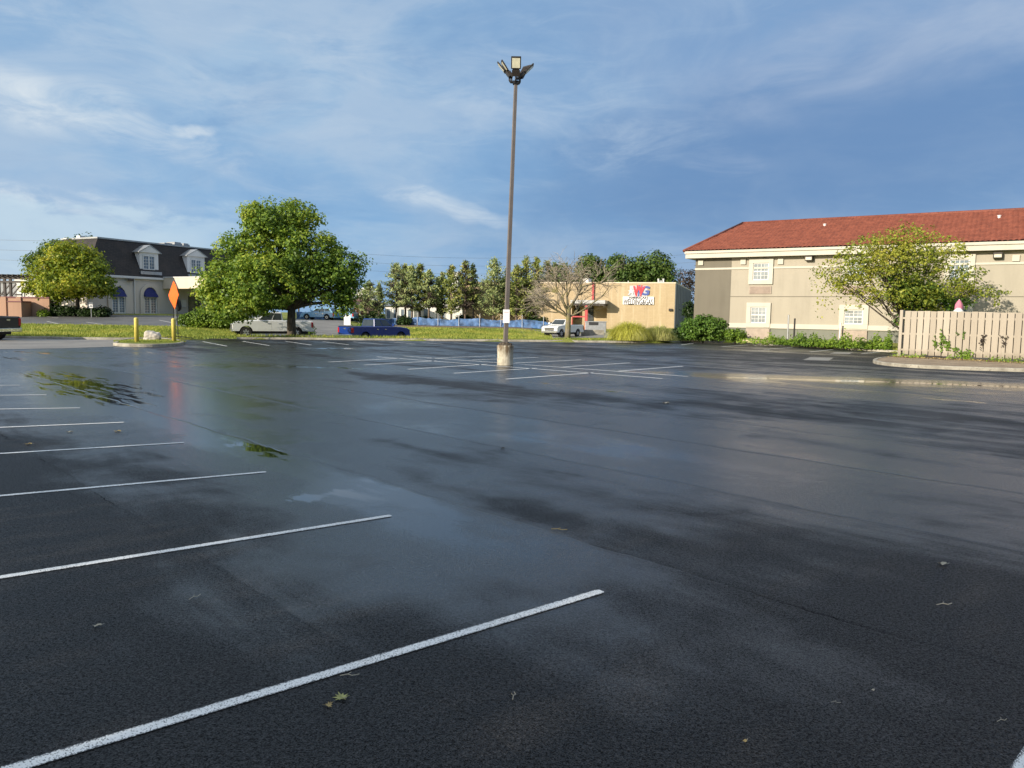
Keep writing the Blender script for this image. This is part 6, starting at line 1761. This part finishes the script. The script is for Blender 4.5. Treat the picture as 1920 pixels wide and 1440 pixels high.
# vines on the fence
def vine(label, pxs, n, size=.10, mat='leaf_weed'):
    P = []; s0 = FF.hit(pxs[0][0], pxs[0][1], -.12)
    o = FF.o + FF.t * s0[0]; rt = thing('climbing_vine', label, 'vine', (o.x, o.y, .13), FF.a, 'vines growing on the timber fence')
    st = MB()
    for (a, b_, w) in pxs[1]:
        A = FF.hit(a[0], a[1], -.13); B = FF.hit(b_[0], b_[1], -.13)
        st.tube([(A[0] - s0[0], -.125, max(A[1], .0)), ((A[0] + B[0]) / 2 - s0[0] + .03, -.13, (A[1] + B[1]) / 2), (B[0] - s0[0], -.125, B[1])], .008, 5)
        for i in range(n):
            t = rng.random(); P.append((A[0] + (B[0] - A[0]) * t - s0[0] + rng.normal(0, w), -.14 - abs(rng.normal(0, .05)), A[1] + (B[1] - A[1]) * t + rng.normal(0, w)))
    st.build('stem', M['bark_moss'], rt); P = np.array(P)
    leaves('leaves', P, rng.normal(size=P.shape) * .6 + np.array([0, -1, .3]), np.full(len(P), size), .75, M[mat], rt)
vine('tall leafy green vine on the fence, brightest of them', ((1767, 655), [((1767, 655), (1768, 620), .09), ((1779, 655), (1777, 640), .05)]), 55)
vine('thin vine left of the brightest vine on the fence', ((1753, 650), [((1756, 650), (1752, 631), .05)]), 26)
vine('low straggling vine at the foot of the fence', ((1800, 668), [((1790, 655), (1808, 668), .07), ((1808, 664), (1818, 672), .12), ((1816, 675), (1818, 657), .08)]), 40, .11)
vine('drying brown vine tuft hanging mid fence', ((1842, 655), [((1841, 652), (1844, 630), .05)]), 40, .09, 'needle_dead')
vine('sparse twig vine high on the fence, rightmost of the group', ((1885, 640), [((1876, 632), (1888, 634), .04), ((1880, 650), (1884, 641), .04)]), 14, .07, 'needle_dead')
vine('small leaf tuft under the top rail of the fence', ((1795, 623), [((1794, 622), (1796, 628), .03), ((1808, 622), (1807, 636), .03)]), 10, .08, 'leaf_bush')

# grass blades on the verges and banks: ground cover
def grass_patch(gen, n, h, w=.012):
    V = np.zeros((n * 3, 3)); 
    x, y, z = gen(n); a = rng.uniform(0, 2 * np.pi, n); hh = h * rng.uniform(.5, 1.4, n)
    dx, dy = np.cos(a) * w, np.sin(a) * w
    V[0::3] = np.stack([x - dx, y - dy, z - .02], 1); V[1::3] = np.stack([x + dx, y + dy, z - .02], 1)
    V[2::3] = np.stack([x + rng.normal(0, .35, n) * hh, y + rng.normal(0, .35, n) * hh, z + hh], 1)
    return V
GV = []
def near_kerb(n):
    k = rng.uniform(0, len(kl) - 1.01, n); i = k.astype(int); f = (k - i)[:, None]; nn = left_normals(kl)
    p = kl[i] * (1 - f) + kl[i + 1] * f; o_ = .17 + rng.random(n) ** 1.3 * 2.6; q = p + nn[i] * o_[:, None]
    z = np.interp(o_, [.16, .5, 1.1, 1.9, 2.8], [.118, .15, .19, .18, .12]); return q[:, 0], q[:, 1], z
GV.append(grass_patch(near_kerb, 26000, .13, .022))
def bank(r0, r1, Y0, Y1):
    def g(n):
        Y = rng.uniform(Y0, Y1, n); r_ = rng.uniform(r0, r1, n); return r_ * Y, Y, terrain(r_ * Y, Y) + .02
    return g
GV.append(grass_patch(bank(-.72, -.36, 45.5, 61.5), 26000, .12, .03)); GV.append(grass_patch(bank(-.17, .05, 72, 88.5), 26000, .14, .04)); GV.append(grass_patch(bank(-.42, -.36, 56, 66), 5000, .12, .03))
def isl_g(n):
    c = np.mean([p.xy for p in pi], 0); a = rng.uniform(0, 6.28, n); r_ = np.sqrt(rng.random(n)); X = c[0] + 1.75 * r_ * np.cos(a) ; Yy = c[1] + 1.45 * r_ * np.sin(a); return X, Yy, np.full(n, .13)
GV.append(grass_patch(isl_g, 3000, .07, .014))
V = np.concatenate(GV); tag(np_mesh('grass', V, np.arange(len(V)).reshape(-1, 3), M['blade']), 'short green grass on the verges and banks', kind='stuff')

# trees along the near left edge of the car park, out of the picture; they shade the foreground
for (x, y, h, rr, lab) in ((-12.6, 0.6, 9.5, 3.6, 'shade tree on the lawn strip, farthest left of four'), (-10.0, -6.5, 11.0, 4.6, 'shade tree on the lawn strip, second of four'), (-5.5, -12.5, 11.5, 5.0, 'shade tree on the lawn strip, third of four'),
                           (1.5, -19.0, 12.0, 5.4, 'shade tree behind the camera, last of four')):
    broad_tree('shade_tree', lab, 'tree', (x, y, .1), .22, 2.4, [(0, 0, h * .62, rr, rr, h * .32), (-rr * .5, .4, h * .5, rr * .7, rr * .7, h * .24), (rr * .5, -.3, h * .52, rr * .7, rr * .7, h * .22), (0, .3, h * .82, rr * .6, rr * .6, h * .16)],
               300, 34, .26, 'leaf_maple', clump=.75, branches=20, group='shade trees along the near edge')

# ---------------------------------------------------------------- small litter on the asphalt
def maple_leaf(label, px, py, size, rz, mat='green_leaf', stem=True, curl=.25, name='fallen_leaf'):
    b = G(px, py); rt = thing(name, label, 'leaf', (b.x, b.y, .004), rz)
    m = MB(); out = []
    for i in range(22):
        a = 2 * math.pi * i / 22; lob = (1.0, .45, .8, .42, .95, .40, .85, .38, .55, .35, .45)[min(i, 22 - i) % 11]
        out.append((lob * math.cos(a) * size, lob * math.sin(a) * size, size * (.10 + curl * lob * (.5 + .5 * math.sin(a * 2 + 1)))))
    m.add([(0, 0, size * .10)] + out, [(0, i + 1, (i + 1) % 22 + 1) for i in range(22)])
    o = m.build('blade', M[mat], rt, fix=False); sm = o.modifiers.new('thickness', 'SOLIDIFY'); sm.thickness = .001
    if stem:
        m = MB(); m.tube([(-size * .3, 0, size * .12), (-size * .9, size * .2, size * .5), (-size * 1.5, size * .15, size * .75)], size * .035, 5); m.build('stalk', M['twig'], rt)
def bit(label, px, py, size, rz, mat='dry_leaf', kind_='twig'):
    b = G(px, py); rt = thing('twig' if kind_ == 'twig' else 'dry_leaf_scrap', label, 'twig' if kind_ == 'twig' else 'leaf', (b.x, b.y, .004), rz)
    m = MB()
    if kind_ == 'twig':
        m.tube([(-size, 0, .004), (-size * .2, size * .12, .01), (size * .3, -size * .05, .007), (size, size * .35, .006)], size * .05, 5); m.build('stick', M[mat], rt)
        m = MB(); m.tube([(-size * .2, size * .12, .01), (size * .1, size * .5, .012)], size * .035, 5); m.build('side_stick', M[mat], rt)
    else:
        vs = [(size * math.cos(a) * (1 + .3 * math.sin(3 * a)), size * .6 * math.sin(a), .004 + size * .4 * abs(math.sin(a * 1.5))) for a in [2 * math.pi * i / 9 for i in range(9)]]
        m.add([(0, 0, .006)] + vs, [(0, i + 1, (i + 1) % 9 + 1) for i in range(9)]); o = m.build('blade', M[mat], rt, fix=False)
        sm = o.modifiers.new('thickness', 'SOLIDIFY'); sm.thickness = .001
        m = MB(); m.tube([(size * .9, 0, .006), (size * 1.6, size * .3, .01)], size * .06, 4); m.build('stalk', M['twig'], rt)
maple_leaf('yellow green maple leaf with upright stalk below the nearest white line', 641, 1311, .045, 2.2)
maple_leaf('small brown curled leaf beside the yellow green maple leaf', 615, 1325, .026, .6, 'dry_leaf', False, .5)
bit('bent pale twig lying in the second stall from the camera', 367, 1122, .045, 1.0, 'twig')
bit('tiny pale scrap left of the bent twig', 182, 1176, .022, .4, 'twig', 'leaf')
bit('dry sprig with a leaf lying by the lane joint', 1048, 995, .065, -.3, 'dry_leaf')
bit('hook shaped stalk standing right of the maple leaf', 965, 1308, .035, 1.3, 'twig')
bit('pale dry scrap on the right of the open asphalt', 1768, 1060, .035, .1, 'twig', 'leaf')
bit('thin straight twig under the pale dry scrap on the right', 1772, 1136, .055, .05, 'twig')
bit('tiny forked twig in the lower right foreground', 1567, 1321, .022, -.3, 'twig')
bit('tan crumpled scrap lowest in the foreground', 1397, 1393, .012, .5, 'dry_leaf', 'leaf')
bit('tiny pale crumb above the forked twig', 1637, 1297, .010, .5, 'twig', 'leaf')
bit('pale twig touching the nearest white line', 655, 1270, .045, .0, 'twig')
bit('dry leaf scrap in the third stall, left edge of view', 53, 834, .04, .3, 'dry_leaf', 'leaf')
bit('dry leaf scrap near the end of the fourth line', 220, 810, .045, .2, 'dry_leaf', 'leaf')
bit('pale leaf scrap between the third and fourth lines', 131, 811, .038, .8, 'twig', 'leaf')
bit('small dark clod on the asphalt in mid lot', 943, 842, .035, .8, 'bark', 'leaf')
bit('long thin twig near the right bottom corner', 1880, 1355, .03, .2, 'twig')
bit('pale scrap beyond the middle double lines', 1249, 757, .07, .2, 'twig', 'leaf')
